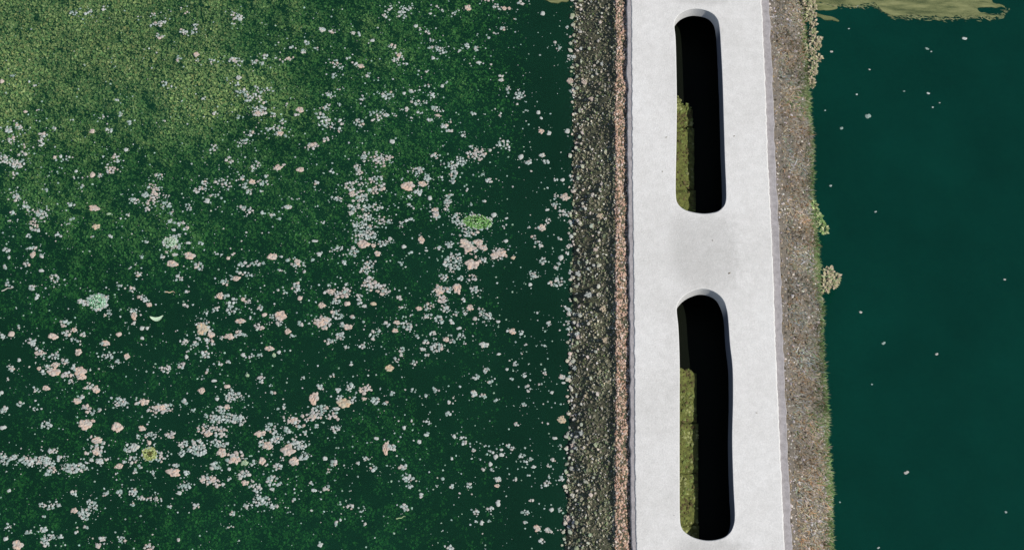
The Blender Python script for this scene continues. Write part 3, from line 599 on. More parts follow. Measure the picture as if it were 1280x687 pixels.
(240, 515): "90,20 130,40 200,25 250,40|22|50;50,80 100,80 150,100|24|34|p;L82,107,22,15,p;110,150 160,160|22|20;L150,200,24,22,p;200,220 240,220|26|18|p;L215,235,24,20,p;L262,252,18,15,g;300,250|12|5;20,160 50,190 0,190|26|36;110,265 130,265|18|10;L185,283,9,9,w;55,335 90,340 130,360|20|22|p;185,330|7|2;240,320 270,300|18|13;L265,350,18,14,p;290,350 310,370 325,385|18|15;400,340|24|14;435,355|8|3;L400,382,14,8,w;340,435 370,440 310,445|20|22;410,470|14|6;270,465|12|5;L340,105,28,16,p;390,75|22|12;415,100|12|5;L380,165,26,20,p;350,150|18|9;410,140 440,130|18|13;470,90|14|7;L480,190,34,32,p;500,145 530,165 560,165|22|20;L510,245,26,20,p;560,220|18|9;450,230|10|4;L350,243,18,18,p;370,260|6|2;430,270|16|9;450,30 500,35 540,60|18|16|p;560,30 600,15 660,15 730,15|18|32|p;L500,40,18,15,p;L605,22,18,12,p;565,100|9|4;620,70|9|4;695,90 730,70|14|9;L665,228,12,11,w;710,255|12|5;685,290|9|4;675,380|12|5;510,438|6|2;590,350|7|3;610,390|6|2;485,497|5|2;205,505|10|6;178,572|6|2;20,468|12|5;790,470|12|5;845,495|7|3;870,230|9|4;830,255|7|3;905,280|13|6;L920,130,13,8,w;L640,660,14,10,w;865,560|7|3;740,538|4|1;720,553|5|2",
(480, 515): "L10,175,18,35,p;40,175|14|8;L100,75,11,12,w;135,42|6|2;205,45 225,55|10|5;320,8|9|4;L175,147,11,11,w;215,110|8|3;L350,118,11,10,w;390,125|6|2;400,150|10|5;450,188|7|3;340,228|4|1;95,270|14|7;120,330|18|11;135,372|6|2;290,328|6|2;335,370|8|3;425,365|11|6;258,370|6|2;185,415|8|3;90,460 115,485|12|8;505,170|6|2;525,190|6|2;545,200|5|1;L558,220,11,13,w;L588,210,13,10,w;L585,185,10,8,w;620,165|7|3;638,180|7|3;L530,257,12,11,w;543,285|7|2;497,285|4|1;L570,335,20,13,w;L565,365,15,9,p;L570,450,14,16,w;530,480|11|5;460,500|10|5;L488,550,11,11,w;525,540|8|3;460,545|6|2;690,215|9|4;735,232|9|4;705,243|6|2;L748,272,13,8,w;655,335|7|3;815,355|13|7;822,322|5|2;825,262|8|3;848,238|6|2;885,332|10|5;L853,128,12,8,w;L888,40,20,14,t;793,47|5|1;660,60|9|5;885,168|6|2;735,440|7|2;705,500|12|6;707,552|6|2;L838,485,12,10,w;878,490|8|3;L765,578,18,15,p;820,592|13|6;790,642|10|4;330,675|10|4;L920,530,24,20,p;945,570|10|4;940,100|16|6;945,180|10|4;935,320|12|5",
}
WHITE = [(.34, .40, .38), (.42, .46, .44), (.25, .33, .30), (.42, .41, .38)]
PINKS = [(.45, .39, .35), (.42, .395, .37), (.46, .385, .335), (.41, .405, .39)]
CKEY = {'w': (.41, .435, .41), 'p': (.48, .40, .345), 't': (.46, .385, .28), 'g': (.30, .40, .26)}
frags = []                                  # every traced blob / lump: px, py, rx, ry (photo px), colour, lump?
for (ox, oy), txt in TILES.items():
    for e in txt.split(';'):
        if e[0] == 'L':
            u, v, ru, rv, c = e[1:].split(',')
            frags.append((ox + float(u) / 3.996, oy + float(v) / 3.996, float(ru) / 3.996, float(rv) / 3.996, np.array(CKEY[c]), True, c))
        else:
            q = e.split('|'); pts = [tuple(map(float, s.split(','))) for s in q[0].split()]
            w = float(q[1]); n = int(q[2]); pk = len(q) > 3
            got = []
            for k in range(n):
                for _ in range(14):
                    s = random.uniform(0, len(pts) - 1) if len(pts) > 1 else 0
                    i = min(int(s), max(len(pts) - 2, 0)); fr = s - i
                    a = pts[i]; b = pts[min(i + 1, len(pts) - 1)]
                    rr = w * 1.15 * math.sqrt(random.random()); an = random.uniform(0, 6.283)
                    u = a[0] + (b[0] - a[0]) * fr + rr * math.cos(an) * 1.1; v = a[1] + (b[1] - a[1]) * fr + rr * math.sin(an) * .9
                    r = random.choice((4.4, 5.6, 6.6, 7.6, 9.0)) * (1.08 if pk else 1)
                    if all((u - g[0]) ** 2 + (v - g[1]) ** 2 > (.66 * (r + g[2])) ** 2 for g in got): break
                got.append((u, v, r))
                c = np.array(random.choice(PINKS if (pk and random.random() < .75) else (WHITE if random.random() < .88 else PINKS))) * random.uniform(.8, 1.1)
                frags.append((ox + u / 3.996, oy + v / 3.996, r / 3.996 * random.uniform(.9, 1.25), r / 3.996 * random.uniform(.75, 1.0), c, False, 'p' if pk else 'w'))
# neighbours that touch drift together: group them into rafts
NF = len(frags); par = list(range(NF))
def find(i):
    while par[i] != i: par[i] = par[par[i]]; i = par[i]
    return i
A = np.array([(f[0], f[1], f[2], f[3]) for f in frags])
for i in range(NF):
    d = np.hypot(A[i + 1:, 0] - A[i, 0], A[i + 1:, 1] - A[i, 1])
    for j in np.where(d < 1.3 * (A[i, 2] + A[i + 1:, 2]))[0] + i + 1: par[find(j)] = find(i)
rafts = {}
for i in range(NF): rafts.setdefault(find(i), []).append(i)
def polar_blob(seed, segs, nr, lobes, cells, hgt, edge):
    """flat floating clump: ragged outline, cauliflower top; returns verts, tris, per-vertex tint"""
    rr = random.Random(seed); V_, C_ = [], []
    cp = [(rr.uniform(-1, 1), rr.uniform(-1, 1)) for _ in range(cells)]
    cc = [rr.choice(((1, 1, 1), (1.10, .97, .88), (.84, .95, .99), (.74, .74, .74), (1.08, 1.06, 1.04))) for _ in cp]
    k = cells ** .5
    for i in range(nr + 1):
        q = i / nr
        for j in range(segs if i else 1):
            th = j / segs * 6.2832
            ro = 1 + lobes * mnoise.fractal(Vector((math.cos(th) * 1.5, math.sin(th) * 1.5, seed * 1.7)), 1, 2, 4)
            x, y = q * ro * math.cos(th), q * ro * math.sin(th)
            d = sorted((math.hypot(x - p[0], y - p[1]), m) for m, p in enumerate(cp))
            h = hgt * (1 - q ** 3) + .48 * max(0, 1 - (d[0][0] * k / 1.05) ** 2) * (1 - q ** 6) + .06 * mnoise.noise(Vector((x * 6, y * 6, seed)))
            V_.append((x, y, h if i < nr else -edge)); C_.append(cc[d[0][1]])
    F_ = [(0, 1 + j, 1 + (j + 1) % segs) for j in range(segs)]
    for i in range(1, nr):
        a0, b0 = 1 + (i - 1) * segs, 1 + i * segs
        for j in range(segs):
            j2 = (j + 1) % segs; F_ += [(a0 + j, b0 + j, b0 + j2), (a0 + j, b0 + j2, a0 + j2)]
    return np.array(V_), np.array(F_), np.array(C_)
BLOB3 = [polar_blob(100 + s_, 11, 3, .55, 3, .30, .25) for s_ in range(14)]
BLOB = [(v, f) for v, f, c in BLOB3]
LUMP3 = [polar_blob(200 + s_, 40, 11, .46, 16 + 3 * (s_ % 5), .10, .2) for s_ in range(16)]
LUMP = [(v, f) for v, f, c in LUMP3]
def frag_mesh(name, idx, lump, org):
    n = len(idx); pos = np.empty((n, 3)); scl = np.empty((n, 3)); col = np.empty((n, 3)); ang = np.empty(n)
    for k, i in enumerate(idx):
        px, py, rx, ry, c, isl, key = frags[i]
        z = .012
        pos[k] = P(px, py, z)[:]; hgt = .55 * min(rx, ry, 4.5)
        sz = .86 if isl else .88
        scl[k] = (rx * PX * 1.08 * sz, ry * PX * 1.18 * sz, hgt * PX); col[k] = c
        ang[k] = RNG.choice([0, math.pi]) + RNG.uniform(-.25, .25) if isl else RNG.uniform(0, 6.28)
    pos -= np.array(org)
    if lump:
        V_, F_, C_, o_ = [], [], [], 0
        R_ = rots_z(ang)
        for k in range(n):
            v, f, c = LUMP3[RNG.integers(0, len(LUMP3))]
            V_.append((v * scl[k]) @ R_[k].T + pos[k]); F_.append(f + o_); o_ += len(v); C_.append(c * col[k])
        return mesh_np(name, np.concatenate(V_), np.concatenate(F_), np.clip(np.concatenate(C_), 0, .75), smooth=True)
    v, f, c = scatter(BLOB, pos, scl, rots_z(ang), col)
    c = c * RNG.uniform(.95, 1.05, (len(c), 1))
    return mesh_np(name, v, f, c, smooth=True)
# landmarks one can find again, for telling rafts apart
MARKS = [((595, 278), 'bright green oval weed mat'), ((187, 567), 'yellow-green weed ball with a dark centre'), ((121, 377), 'green and white weed rosette'),
         ((214, 302), 'small pale green weed rosette'), ((455, 290), 'long upright pinkish-white drift'), ((196, 398), 'curled pale green leaf scrap'),
         ((690, 150), 'upper end of the stony bank'), ((690, 560), 'lower end of the stony bank'), ((15, 200), 'photo\'s left margin'),
         ((330, 15), 'photo\'s top edge'), ((380, 680), 'photo\'s bottom edge'), ((600, 15), 'photo\'s top edge near the bank'),
         ((590, 308), 'large pink heap under the green mat'), ((360, 563), 'pink-topped drift low in the photo')]
info = []
for r, idx in rafts.items():
    a = A[idx]; wgt = (a[:, 2] * a[:, 3]).sum()
    cx, cy = (a[:, 0] * a[:, 2]).sum() / a[:, 2].sum(), (a[:, 1] * a[:, 2]).sum() / a[:, 2].sum()
    info.append((wgt, cx, cy, idx))
info.sort(key=lambda t: -t[0])
big, small = info[:285], info[285:]
ORD = ['nearest', 'second nearest', 'third nearest', 'fourth nearest', 'fifth nearest', 'sixth nearest', 'seventh nearest', 'eighth nearest', 'ninth nearest',
       'tenth nearest', 'eleventh nearest', 'twelfth nearest', '13th nearest', '14th nearest', '15th nearest', '16th nearest', '17th nearest', '18th nearest', '19th nearest', '20th nearest']
buckets = {}
for k, (wgt, cx, cy, idx) in enumerate(big):
    dd = [(math.hypot(cx - m[0][0], cy - m[0][1]), m) for m in MARKS]
    d, m = min(dd, key=lambda t: t[0])
    dx, dy = cx - m[0][0], cy - m[0][1]
    side = ('right of' if dx > 0 else 'left of') if abs(dx) > abs(dy) else ('below' if dy > 0 else 'above')
    pink = sum(A[i, 2] * A[i, 3] for i in idx if frags[i][6] in 'pt') > .55 * wgt
    what = ('pinkish' if pink else 'whitish') + ' ' + ('scum lump' if len(idx) == 1 else ('small scum raft' if len(idx) < 12 else 'broad scum raft'))
    buckets.setdefault((what, side, m[1]), []).append((d, k))
LBL = {}
for (what, side, mk), l in buckets.items():
    l.sort()
    for r, (d, k) in enumerate(l):
        LBL[k] = f'{what} {side} the {mk}' if len(l) == 1 else f'{ORD[min(r, 19)]} {what} {side} the {mk}'
for k, (wgt, cx, cy, idx) in enumerate(big):
    org = P(cx, cy, 0)
    lumps = [i for i in idx if frags[i][5] and frags[i][2] >= 4.0]
    rest = [i for i in idx if i not in lumps]
    lab = LBL[k]
    if len(idx) == 1:
        o = obj('scum_lump', frag_mesh('scum_lump', idx, frags[idx[0]][5], org[:]), M_SCUM, None, org)
        tag(o, lab, 'scum', 'floating scum lumps')
        continue
    o = empty('scum_raft', org)
    tag(o, lab, 'scum', 'floating scum rafts')
    if rest:
        big_r = [i for i in rest if not frags[i][5]]; small_l = [i for i in rest if frags[i][5]]
        if big_r: obj('foam_blobs', frag_mesh('foam_blobs', big_r, False, org[:]), M_SCUM, o)['kind'] = 'stuff'
        for i in small_l: obj('clump', frag_mesh('clump', [i], True, org[:]), M_SCUM, o)
    for i in lumps: obj('clump', frag_mesh('clump', [i], True, org[:]), M_SCUM, o)
# the smallest bits and single flecks, too many to count
sm = [i for t in small for i in t[3]]
v1 = frag_mesh('scum_flecks', sm, False, (0, 0, 0))
o = obj('scum_flecks', v1, M_SCUM); tag(o, 'countless tiny pale flecks floating over the left pond', 'flecks', kind='stuff')
n = 7000
cen = A[RNG.integers(0, NF, n)]
px = np.where(RNG.uniform(0, 1, n) < .72, cen[:, 0] + RNG.normal(0, 8, n), RNG.uniform(-60, 705, n)); py = np.where(RNG.uniform(0, 1, n) < .9, cen[:, 1] + RNG.normal(0, 5, n), RNG.uniform(-60, 740, n))
ok = px < edgeL(py) - 3; px, py = px[ok], py[ok]; n = len(px)
r = powsize(n, .35, 1.25, 2.4) * PX
pos = PN(px, py, .004)
v, f, c = scatter(BLOB[3:], pos, np.stack([r * 1.2, r, r * .3], 1), rots_z(RNG.uniform(0, 6.28, n)), palette(n, WHITE + [(.30, .42, .36), (.25, .36, .28)], [3, 3, 4, 2, 3, 3]))
o = obj('scum_specks', mesh_np('scum_specks', v, f, c), M_SCUM); tag(o, 'dust-fine pale specks sprinkled between the scum rafts', 'specks', kind='stuff')

# ------------------------------------------------------------------ green weed mats among the scum
def leaves(n, px, py, rx, ry, z0, z1, size, cols, wts, tilt=.7, dome=True, ang=0.0, protos=None):
    a = RNG.uniform(0, 6.283, n); r = np.sqrt(RNG.uniform(0, 1, n))
    u = r * np.cos(a) * rx; v = r * np.sin(a) * ry
    c, s = math.cos(ang), math.sin(ang)
    z = z0 + (z1 - z0) * (1 - r ** 2 if dome else RNG.uniform(0, 1, n))
    pos = PN(px + u * c - v * s, py + u * s + v * c, z)
    col = palette(n, cols, wts)
    sc = powsize(n, size * .5, size, 1.3)
    return pos, np.stack([sc, sc * RNG.uniform(.5, .9, n), sc], 1), rots_rand(n, tilt), col, r
def weed_thing(name, label, px, py, rx, ry, n, cols, wts, ang=0.0, rim=None, cat='pond weed', core=None, z1=.07):
    org = P(px, py, 0)
    t = empty(name, org); tag(t, label, cat)
    pos, sc, ro, col, r = leaves(n, px, py, rx, ry, .012, z1, .055, cols, wts, .8, True, ang)
    if core is not None:
        m = r < .38 + RNG.normal(0, .05, n); col[m] = palette(int(m.sum()), core, [1] * len(core))
    v, f, c = scatter(FLAKE, pos - np.array(org), sc, ro, col)
    obj('foliage', mesh_np('foliage', v, f, c), M_LEAF, t)['kind'] = 'stuff'
    if rim:
        k = rim; a = RNG.uniform(0, 6.283, k); q = RNG.uniform(.86, 1.12, k); cs, sn = math.cos(ang), math.sin(ang)
        u, w = q * np.cos(a) * rx, q * np.sin(a) * ry
        pp = PN(px + u * cs - w * sn, py + u * sn + w * cs, .015) - np.array(org)
        rr = RNG.uniform(.9, 1.8, k) * PX
        v, f, c = scatter(BLOB, pp, np.stack([rr, rr, rr * .6], 1), rots_z(a), palette(k, WHITE, [3, 3, 3, 2]))
        obj('foam_rim', mesh_np('foam_rim', v, f, c), M_SCUM, t)['kind'] = 'stuff'
    return t
GREENS = [(.13, .33, .07), (.22, .42, .14), (.07, .20, .05), (.36, .50, .28)]
weed_thing('weed_mat', 'bright green oval weed mat with a pale rim among the pink scum', 597, 277.5, 19, 8.5, 420, GREENS, [30, 30, 20, 16], .10, 46)
weed_thing('weed_rosette', 'green and white weed rosette ringed with foam on the left pond', 121.5, 377, 11.5, 9.5, 260, [(.16, .40, .22), (.38, .55, .42), (.10, .28, .14), (.55, .62, .52)], [26, 26, 18, 20], 0, 44)
weed_thing('weed_rosette', 'small pale green weed rosette beside two pink lumps', 213, 302.5, 9, 5.8, 150, [(.34, .50, .34), (.50, .58, .48), (.20, .36, .22)], [26, 30, 16], 0, 30)
weed_thing('weed_ball', 'round yellow-green weed ball with a dark hollow centre', 187, 567, 9, 8.5, 260, [(.34, .40, .13), (.44, .48, .24), (.24, .30, .09)], [30, 20, 20], 0, 26, core=[(.03, .04, .012), (.09, .09, .02), (.16, .15, .03)])
# curled leaf scrap and thin floating twigs
def leaf_scrap(px, py, L, wd, ang, label):
    org = P(px, py, 0); n = 14; V_, F_ = [], []
    for i in range(n):
        s = i / (n - 1) * 2 - 1; h = wd * (1 - s * s) ** .6
        for q, (dv, dz) in enumerate(((-.5, .03), (0, .008), (.5, .05))):
            V_.append((s * L * PX, (s * s * .45 * L - .2 * L + dv * h) * PX, dz + .03 * s * s))
    for i in range(n - 1):
        for q in (0, 1): F_.append((i * 3 + q, i * 3 + 3 + q, i * 3 + 4 + q, i * 3 + 1 + q))
    v = np.array(V_) @ np.array(rots_z(np.array([ang]))[0]).T
    v2 = v.copy(); v2[:, 2] -= .008; m = len(v); F_ = np.array(F_)
    me = mesh_np('leaf_scrap', np.concatenate([v, v2]), np.concatenate([F_, F_[:, ::-1] + m]), np.tile((.42, .55, .40), (2 * m, 1)), smooth=True)
    o = obj('leaf_scrap', me, M_LEAF, None, org); tag(o, label, 'leaf')
leaf_scrap(196, 398, 8.5, 5, .12, 'curled pale green leaf scrap floating on the left pond')
def twig(px0, py0, px1, py1, rad, col, label, z=.01, cat='twig'):
    a, b = P(px0, py0, z), P(px1, py1, z); org = (a + b) / 2; V_, F_ = [], []
    d = b - a; t = d.normalized(); sd_ = Vector((-t.y, t.x, 0)); n = 9
    for i in range(n):
        s = i / (n - 1); c = a + d * s - org + sd_ * (mnoise.noise(Vector((s * 3, px0, 0))) * .05) + Vector((0, 0, .01 * math.sin(s * 6)))
        rr = rad * (1 - .6 * s)
        for k in range(6):
            an = k / 6 * 6.283; V_.append((c + sd_ * math.cos(an) * rr + Vector((0, 0, math.sin(an) * rr)))[:])
    for i in range(n - 1):
        for k in range(6): F_.append((i * 6 + k, i * 6 + (k + 1) % 6, i * 6 + 6 + (k + 1) % 6, i * 6 + 6 + k))
    me = mesh_np('floating_twig', V_, F_, np.tile(col, (len(V_), 1)), smooth=True)
    o = obj('floating_twig', me, M_STONE, None, org); tag(o, label, cat)
twig(206.5, 364.3, 219, 364.8, .016, (.55, .45, .30), 'short straw-coloured twig floating above the curled leaf scrap')
twig(2, 363.5, 17, 358, .014, (.50, .48, .42), 'thin pale twig floating by the photo\'s left edge')
twig(495, 647.8, 507, 645, .014, (.35, .45, .25), 'greenish twig floating near the bottom of the left pond')

# ------------------------------------------------------------------ larger pale clods stranded on the left bank
CLOD = [(712.7, 101, 4.6, 4.4, 'p'), (731, 102.5, 4.8, 3.4, 'p'), (741, 123.5, 5.2, 2.8, 'p'), (752.7, 80, 2.8, 2.6, 'w'), (727.5, 61, 3.6, 2.8, 'w'), (717, 71, 4.5, 2.4, 'w'),
        (751, 270, 5, 3.4, 't'), (746, 312, 5, 2.6, 'p'), (724, 342, 5.5, 3, 'w'), (737, 336, 3.5, 2.6, 'w'), (737, 369, 6, 3.4, 'w'), (755, 386, 5, 4.4, 't'),
        (758, 425, 6, 3.6, 't'), (720, 460, 4, 3.8, 'w'), (703, 471, 4, 3, 'w'), (717, 557, 4.6, 4, 'p'), (728, 541, 4.4, 2.6, 'w'), (721, 560, 3, 2.4, 'w'), (735, 495, 5, 3, 't'),
        (712, 647, 5.6, 4.4, 'p'), (712, 658, 3, 2.6, 'w'), (722, 418, 4.2, 3.6, 'w'), (715, 432, 3, 2.4, 'w'), (702, 523, 4.6, 3.4, 't')]
rw = ['topmost', 'second', 'third', 'fourth', 'fifth', 'sixth', 'seventh', 'eighth', 'ninth', 'tenth', 'eleventh', 'twelfth', 'thirteenth', 'fourteenth', 'fifteenth']
cnt = {}
gx = gL.reshape(-1, 3)
def ground(px, py, g):
    """where the sight line through a pixel meets a bank"""
    best = None
    for z in np.arange(1.05, -.02, -.03):
        q = P(px, py, z); i = np.argmin((g[:, 0] - q.x) ** 2 + (g[:, 1] - q.y) ** 2)
        e = abs(g[i, 2] - z)
        if best is None or e < best[0]: best = (e, q)
    return best[1]
for (px, py, rx, ry, c) in sorted(CLOD, key=lambda t: t[1]):
    q = ground(px, py, gx); q.z = max(q.z, 0.0) + .01
    v, f = LUMP[RNG.integers(0, 14)]
    v = v * np.array((rx * PX, ry * PX * 1.1, min(rx, ry) * PX * .9)); col = np.array(CKEY[c]) * RNG.uniform(.8, 1)
    o = obj('stranded_clod', mesh_np('stranded_clod', v, f, np.tile(col, (len(v), 1)), smooth=True), M_SCUM, None, q)
    nm = {'p': 'pink', 'w': 'whitish', 't': 'tan'}[c]; cnt[c] = cnt.get(c, 0) + 1
    tag(o, f'{nm} clod stranded on the stony left bank, {rw[cnt[c] - 1]} {nm} one from the top', 'clod', 'clods stranded on the stony bank')

# ------------------------------------------------------------------ algae film on the right pond, top
def film(name, poly_px, label, cat='algae'):
    l = catmull(poly_px, 6); top = PN(l[:, 0], l[:, 1], .014); bot = top.copy(); bot[:, 2] = -.03
    wob = np.array([mnoise.fractal(Vector((p[0] * 4, p[1] * 4, 1)), 1, 2, 4) for p in top]) * .05
    top[:, 1] += wob; bot[:, 1] += wob
    tri = up_fix(top, np.array(tessellate_polygon([[Vector(p) for p in top]])))
    v, q = loft([top, bot]); 
    if area(l) > 0: q = q[:, ::-1]
    f = np.concatenate([tri, q[:, [0, 1, 2]], q[:, [0, 2, 3]]])
    org = Vector(top.mean(0)); org.z = 0
    o = obj(name, mesh_np(name, v - np.array(org), f), M_FILM, None, org); tag(o, label, cat); return o
def make_film_mat():
    m, nt, n, l, b = material('algae_film')
    p = pos_socket(n)
    mp = n.new('ShaderNodeMapping'); mp.inputs['Scale'].default_value = (.45, 2.2, 1); mp.inputs['Rotation'].default_value = (0, 0, .25); l.new(p, mp.inputs['Vector'])
    t = nz(n, l, 2.6, 7, .62, mp.outputs['Vector']); t2 = nz(n, l, 40, 4, .6, p)
    c = ramp(n, l, t.outputs['Fac'], [(.28, (.13, .16, .065)), (.45, (.19, .215, .09)), (.6, (.235, .25, .11)), (.8, (.27, .275, .13))]).outputs['Color']
    c = mixc(n, l, 'MULTIPLY', .5, c, ramp(n, l, t2.outputs['Fac'], [(.3, (.7, .7, .7)), (.7, (1.15, 1.15, 1.15))]).outputs['Color'])
    l.new(c, b.inputs['Base Color']); b.inputs['Roughness'].default_value = .5; b.inputs['Specular IOR Level'].default_value = .3
    bump(n, l, b, t.outputs['Fac'], .4, .03)
    tr = n.new('ShaderNodeBsdfTransparent'); mx = n.new('ShaderNodeMixShader')       # thin scum: water shows through
    l.new(ramp(n, l, t.outputs['Fac'], [(.30, (.62,) * 3), (.62, (.12,) * 3)]).outputs['Color'], mx.inputs['Fac'])
    l.new(b.outputs[0], mx.inputs[1]); l.new(tr.outputs[0], mx.inputs[2]); l.new(mx.outputs[0], n['Material Output'].inputs['Surface']); return m
M_FILM = make_film_mat()
film('algae_film', [(1018, 1), (1030, 3), (1046, 5.5), (1060, 6), (1072, 6), (1084, 3.5), (1092, 3), (1098, 9), (1106, 15), (1117, 19.5), (1135, 18), (1152, 19.5), (1168, 20.5),
     (1184, 21.5), (1196, 20.5), (1210, 19), (1222, 20), (1240, 20.5), (1250, 19.5), (1236, 17.5), (1225, 15), (1222, 11), (1230, 9), (1244, 9.5), (1256, 9), (1248, 5), (1240, 1), (1238, -20),
     (1200, -55), (1120, -70), (1040, -50), (1016, -20)], 'wide olive algae film with a wavy edge at the top right')
film('algae_film', [(1019, 5), (1032, 6), (1046, 9), (1045, 12), (1032, 13), (1019, 11)], 'small olive algae tongue between the leafy shrub and the wide film')
film('algae_film', [(1020, 17), (1030, 19), (1041, 22), (1049, 26), (1040, 26), (1030, 24), (1021, 21)], 'thin olive algae wisp below the small tongue at the top right')
film('algae_film', [(676, -4), (684, 1), (694, 4), (703, 3), (712, -2), (706, -10), (690, -14)], 'small olive algae patch by the left bank at the photo\'s top edge')

# crumbs of algae breaking away from the film's edge
n = 520; px = RNG.uniform(1022, 1262, n); py = np.interp(px, [1022, 1070, 1092, 1117, 1184, 1250, 1262], [4, 7, 5, 20, 22, 20, 9]) + RNG.normal(0, 1.6, n) + RNG.exponential(.8, n)
v, f, c = scatter(FLAKE, PN(px, py, .012), np.stack([powsize(n, .03, .20, 2.2), powsize(n, .012, .05), np.full(n, .012)], 1), rots_z(RNG.normal(-.15, .25, n)), palette(n, [(.15, .17, .075), (.19, .20, .095), (.11, .14, .06)], [1, 1, 1]))
o = obj('algae_crumbs', mesh_np('algae_crumbs', v, f, c), M_LEAF); tag(o, 'ragged olive crumbs along the edge of the wide algae film', 'algae', kind='stuff')

# ------------------------------------------------------------------ plants along the right waterline
LEAFP = []
for s in range(5):
    rr = random.Random(80 + s); b_ = rr.uniform(.05, .25)
    v = np.array([(0, 0, 0), (-.28, .35, b_), (.28, .35, b_), (-.2, .72, b_ * .8), (.2, .72, b_ * .8), (0, 1, 0), (0, .45, b_ * .4)])
    LEAFP.append((v, np.array([(0, 2, 6), (0, 6, 1), (6, 2, 4), (1, 6, 3), (6, 4, 5), (6, 5, 3)])))
TAN = [(.38, .34, .21), (.31, .31, .17), (.43, .37, .26), (.22, .27, .12), (.46, .38, .28)]
def shrub(name, label, base, tufts, cols, wts, nleaf=60, size=.095):
    """base: pixel at the bank edge; tufts: (px, py, z, r px) leaf heads, each on its own stem"""
    org = P(base[0], base[1], .35); t = empty(name, org); tag(t, label, 'plant')
    for (px, py, z, r) in tufts:
        c = P(px, py, z)
        d = c - org; sd_ = Vector((-d.y, d.x, 0)).normalized() if d.length > .01 else Vector((1, 0, 0)); V_, F_ = [], []
        for i in range(5):
            s = i / 4; q = d * s + Vector((0, 0, .06 * math.sin(s * 3.14))); rr = .014 * (1 - .6 * s)
            for k in range(5):
                an = k / 5 * 6.283; V_.append((q + sd_ * math.cos(an) * rr + Vector((0, 0, math.sin(an) * rr)))[:])
        for i in range(4):
            for k in range(5): F_.append((i * 5 + k, i * 5 + (k + 1) % 5, i * 5 + 5 + (k + 1) % 5, i * 5 + 5 + k))
        obj('stem', mesh_np('stem', V_, F_, np.tile((.25, .22, .12), (len(V_), 1)), smooth=True), M_LEAF, t)
        n = int(nleaf * (r / 6.0) ** 1.2); a = RNG.uniform(0, 6.283, n); q = np.sqrt(RNG.uniform(0, 1, n)) * .62
        pos = np.array(d) + np.stack([q * np.cos(a) * r * PX, q * np.sin(a) * r * PX * 1.1, RNG.uniform(-.05, .14, n) * (1.2 - q)], 1)
        dirz = a - math.pi / 2 + RNG.normal(0, .5, n)
        tl = RNG.uniform(-.1, .8, n) * (1.0 - q)
        cx_, sx_ = np.cos(tl), np.sin(tl); X = np.zeros((n, 3, 3)); X[:, 0, 0] = 1; X[:, 1, 1] = cx_; X[:, 1, 2] = -sx_; X[:, 2, 1] = sx_; X[:, 2, 2] = cx_
        sc = powsize(n, size * .5, size * 1.1, 1.2)
        v, f, cc = scatter(LEAFP, pos, np.stack([sc, sc, sc], 1), rots_z(dirz) @ X, palette(n, cols, wts))
        obj('leaf_head', mesh_np('leaf_head', v, f, cc), M_LEAF, t)
    return t
shrub('waterside_plant', 'tall straw-yellow plant on the right bank at the photo\'s top edge', (1006, 6), [(1008, 3, .8, 7), (1014, 2, .72, 5), (1016, 10, .66, 5), (1012, 16, .66, 6), (1016, 20, .6, 5), (1010, 22, .66, 5), (1009, -8, .8, 8)], TAN, [24, 26, 18, 20, 12])
shrub('waterside_plant', 'pointed tan leafy plant leaning over the right pond below the film', (1006, 46), [(1016, 30, .6, 5.5), (1016, 42, .6, 5.5), (1018, 52, .58, 6.5), (1022, 58, .5, 5.5), (1010, 62, .6, 6.5), (1016, 66, .5, 5), (1023, 51, .5, 4.5)], TAN, [30, 20, 26, 10, 16])
shrub('waterside_plant', 'rounded tan plant with a pinkish crown, lowest of the top-right cluster', (1008, 84), [(1023, 74, .5, 5), (1015, 77, .5, 5), (1015, 90, .58, 8), (1017, 84, .6, 5), (1013, 102, .45, 5), (1015, 106, .4, 4)], TAN, [30, 20, 26, 12, 16])
shrub('waterside_plant', 'green feathery plant drooping into the right pond', (1014, 262), [(1018, 265, .45, 5), (1023, 273, .4, 6), (1026, 281, .35, 6), (1030, 289, .3, 5.5), (1017, 258, .5, 4)], [(.20, .30, .10), (.32, .38, .18), (.42, .44, .24), (.12, .22, .07)], [28, 28, 18, 24], 60, .10)
shrub('waterside_plant', 'pale green and straw plant with a dry fan, alone on the right waterline', (1024, 352), [(1036, 340, .4, 7), (1033, 347, .42, 5), (1038, 350, .4, 6), (1045, 348, .35, 6), (1032, 360, .4, 6), (1040, 356, .38, 6)], [(.42, .36, .24), (.35, .35, .20), (.25, .31, .15), (.48, .40, .29)], [30, 24, 22, 22], 60, .11)

# ------------------------------------------------------------------ scattered flecks on the right pond
RF = [(1206, 48, 3.2, 1.7), (1159, 61, 2.8, 1.6), (1164, 64.5, 1.2, 1), (1039.5, 64.5, 2, 1.2), (1087, 87, 1.6, 1), (1071, 118, 1.5, 1.3), (1130, 114, 1.4, 1), (1160.5, 116.5, 2, 1.2), (1174.5, 128.5, 1.1, .9),
      (1166, 134, 1.2, 1), (1031.5, 138, 1.1, .9), (1085, 145, 3.8, 3.4), (1052, 160, 2.2, 1.5), (1072, 7.5, 1.6, 1.6), (1061, 36, 1.2, .8), (1038.5, 232, 2, 1.4), (1094.5, 264.5, 1.6, 1.1), (1076, 390, 2, 1.6),
      (1104.5, 428.5, 2.4, 1.6), (1171, 442, 2, 1.2), (1090, 480, 1.2, .9), (1133, 590, 3, 1.8), (1257.5, 639.5, 1.6, 1.4), (1098, 684, 1.6, 1), (1256, 349, 1.6, 1), (1050, 627, 1, .8)]
near = ['film', 'plants']
RF.sort(key=lambda t: t[1])
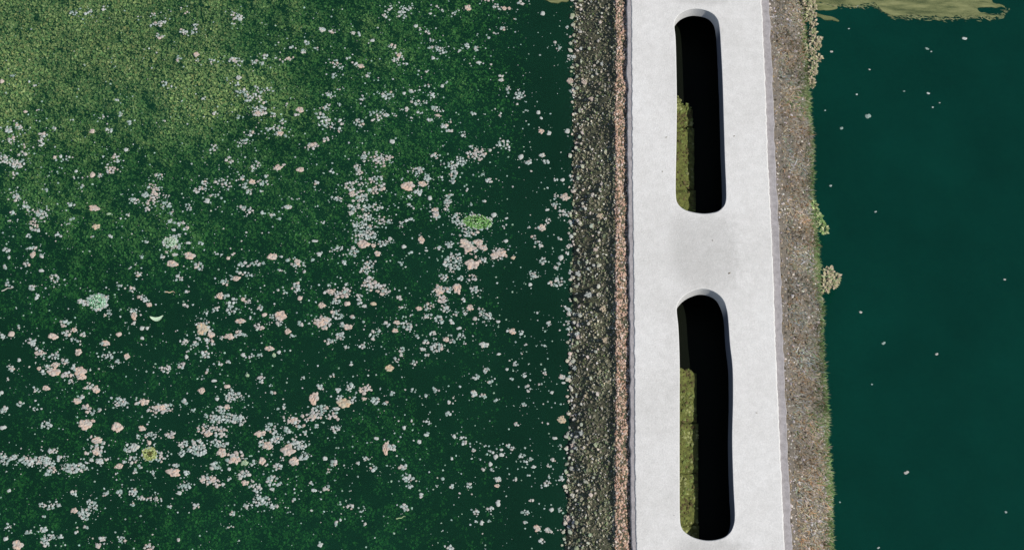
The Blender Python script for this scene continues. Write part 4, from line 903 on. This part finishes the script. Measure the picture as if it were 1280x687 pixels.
for k, (px, py, rx, ry) in enumerate(RF):
    org = P(px, py, .004); v, f = BLOB[k % 3]
    v = v * np.array((rx * PX, ry * PX * 1.1, min(rx, ry) * PX * .4)); v = v @ rots_z(np.array([RNG.uniform(-.5, .5)]))[0].T
    o = obj('foam_fleck', mesh_np('foam_fleck', v, f, np.tile(np.array(random.choice(WHITE)) * RNG.uniform(.75, 1.05), (len(v), 1))), M_SCUM, None, org)
    if rx > 3.5: lab = 'largest white foam fleck on the right pond'
    else:
        up = k + 1; nmb = f'number {up}' 
        third = 'upper' if py < 170 else ('middle' if py < 450 else 'lower')
        pos_ = 'near the bank' if px < 1065 else ('far from the bank' if px > 1150 else 'some way off the bank')
        lab = f'pale foam fleck on the {third} right pond, {pos_}'
    tag(o, lab, 'foam', 'foam flecks on the right pond')
RFL = {}
for o in [q for q in bpy.data.objects if q.name.startswith('foam_fleck')]: RFL.setdefault(o['label'], []).append(o)
for lab, l in RFL.items():
    if len(l) > 1:
        l.sort(key=lambda q: -q.location.y)
        for i, o in enumerate(l): o['label'] = lab.replace('pale foam fleck', ['topmost', 'second', 'third', 'fourth', 'fifth', 'sixth', 'seventh', 'eighth', 'ninth', 'tenth', 'eleventh', 'twelfth'][i] + ' pale foam fleck')

# ------------------------------------------------------------------ dry leaves on the deck
for (px, py, L, lab) in ((833, 172, 2.6, 'tiny dark leaf on the deck left of the upper slot'), (918, 170, 1.8, 'tiny brown leaf on the deck right of the upper slot'),
                         (828, 214.5, 1.6, 'dark crumb of leaf on the deck near the left edge'), (945, 515, 2.4, 'brown leaf on the deck right of the lower slot'),
                         (891, 301, 2.2, 'tan leaf on the grey patch between the slots'), (912, 341, 2.6, 'brown leaf on the deck above the lower slot'), (843, 643, 1.4, 'dark crumb beside the lower slot')):
    q = P(px, py, ZT + .012); v, f = FLAKE[int(px) % 6]
    o = obj('dry_leaf', mesh_np('dry_leaf', v * np.array((L, L * .6, L * .3)) * PX, f, np.tile((.12, .09, .05), (len(v), 1))), M_LEAF, None, q); o.rotation_euler.z = px
    tag(o, lab, 'leaf')
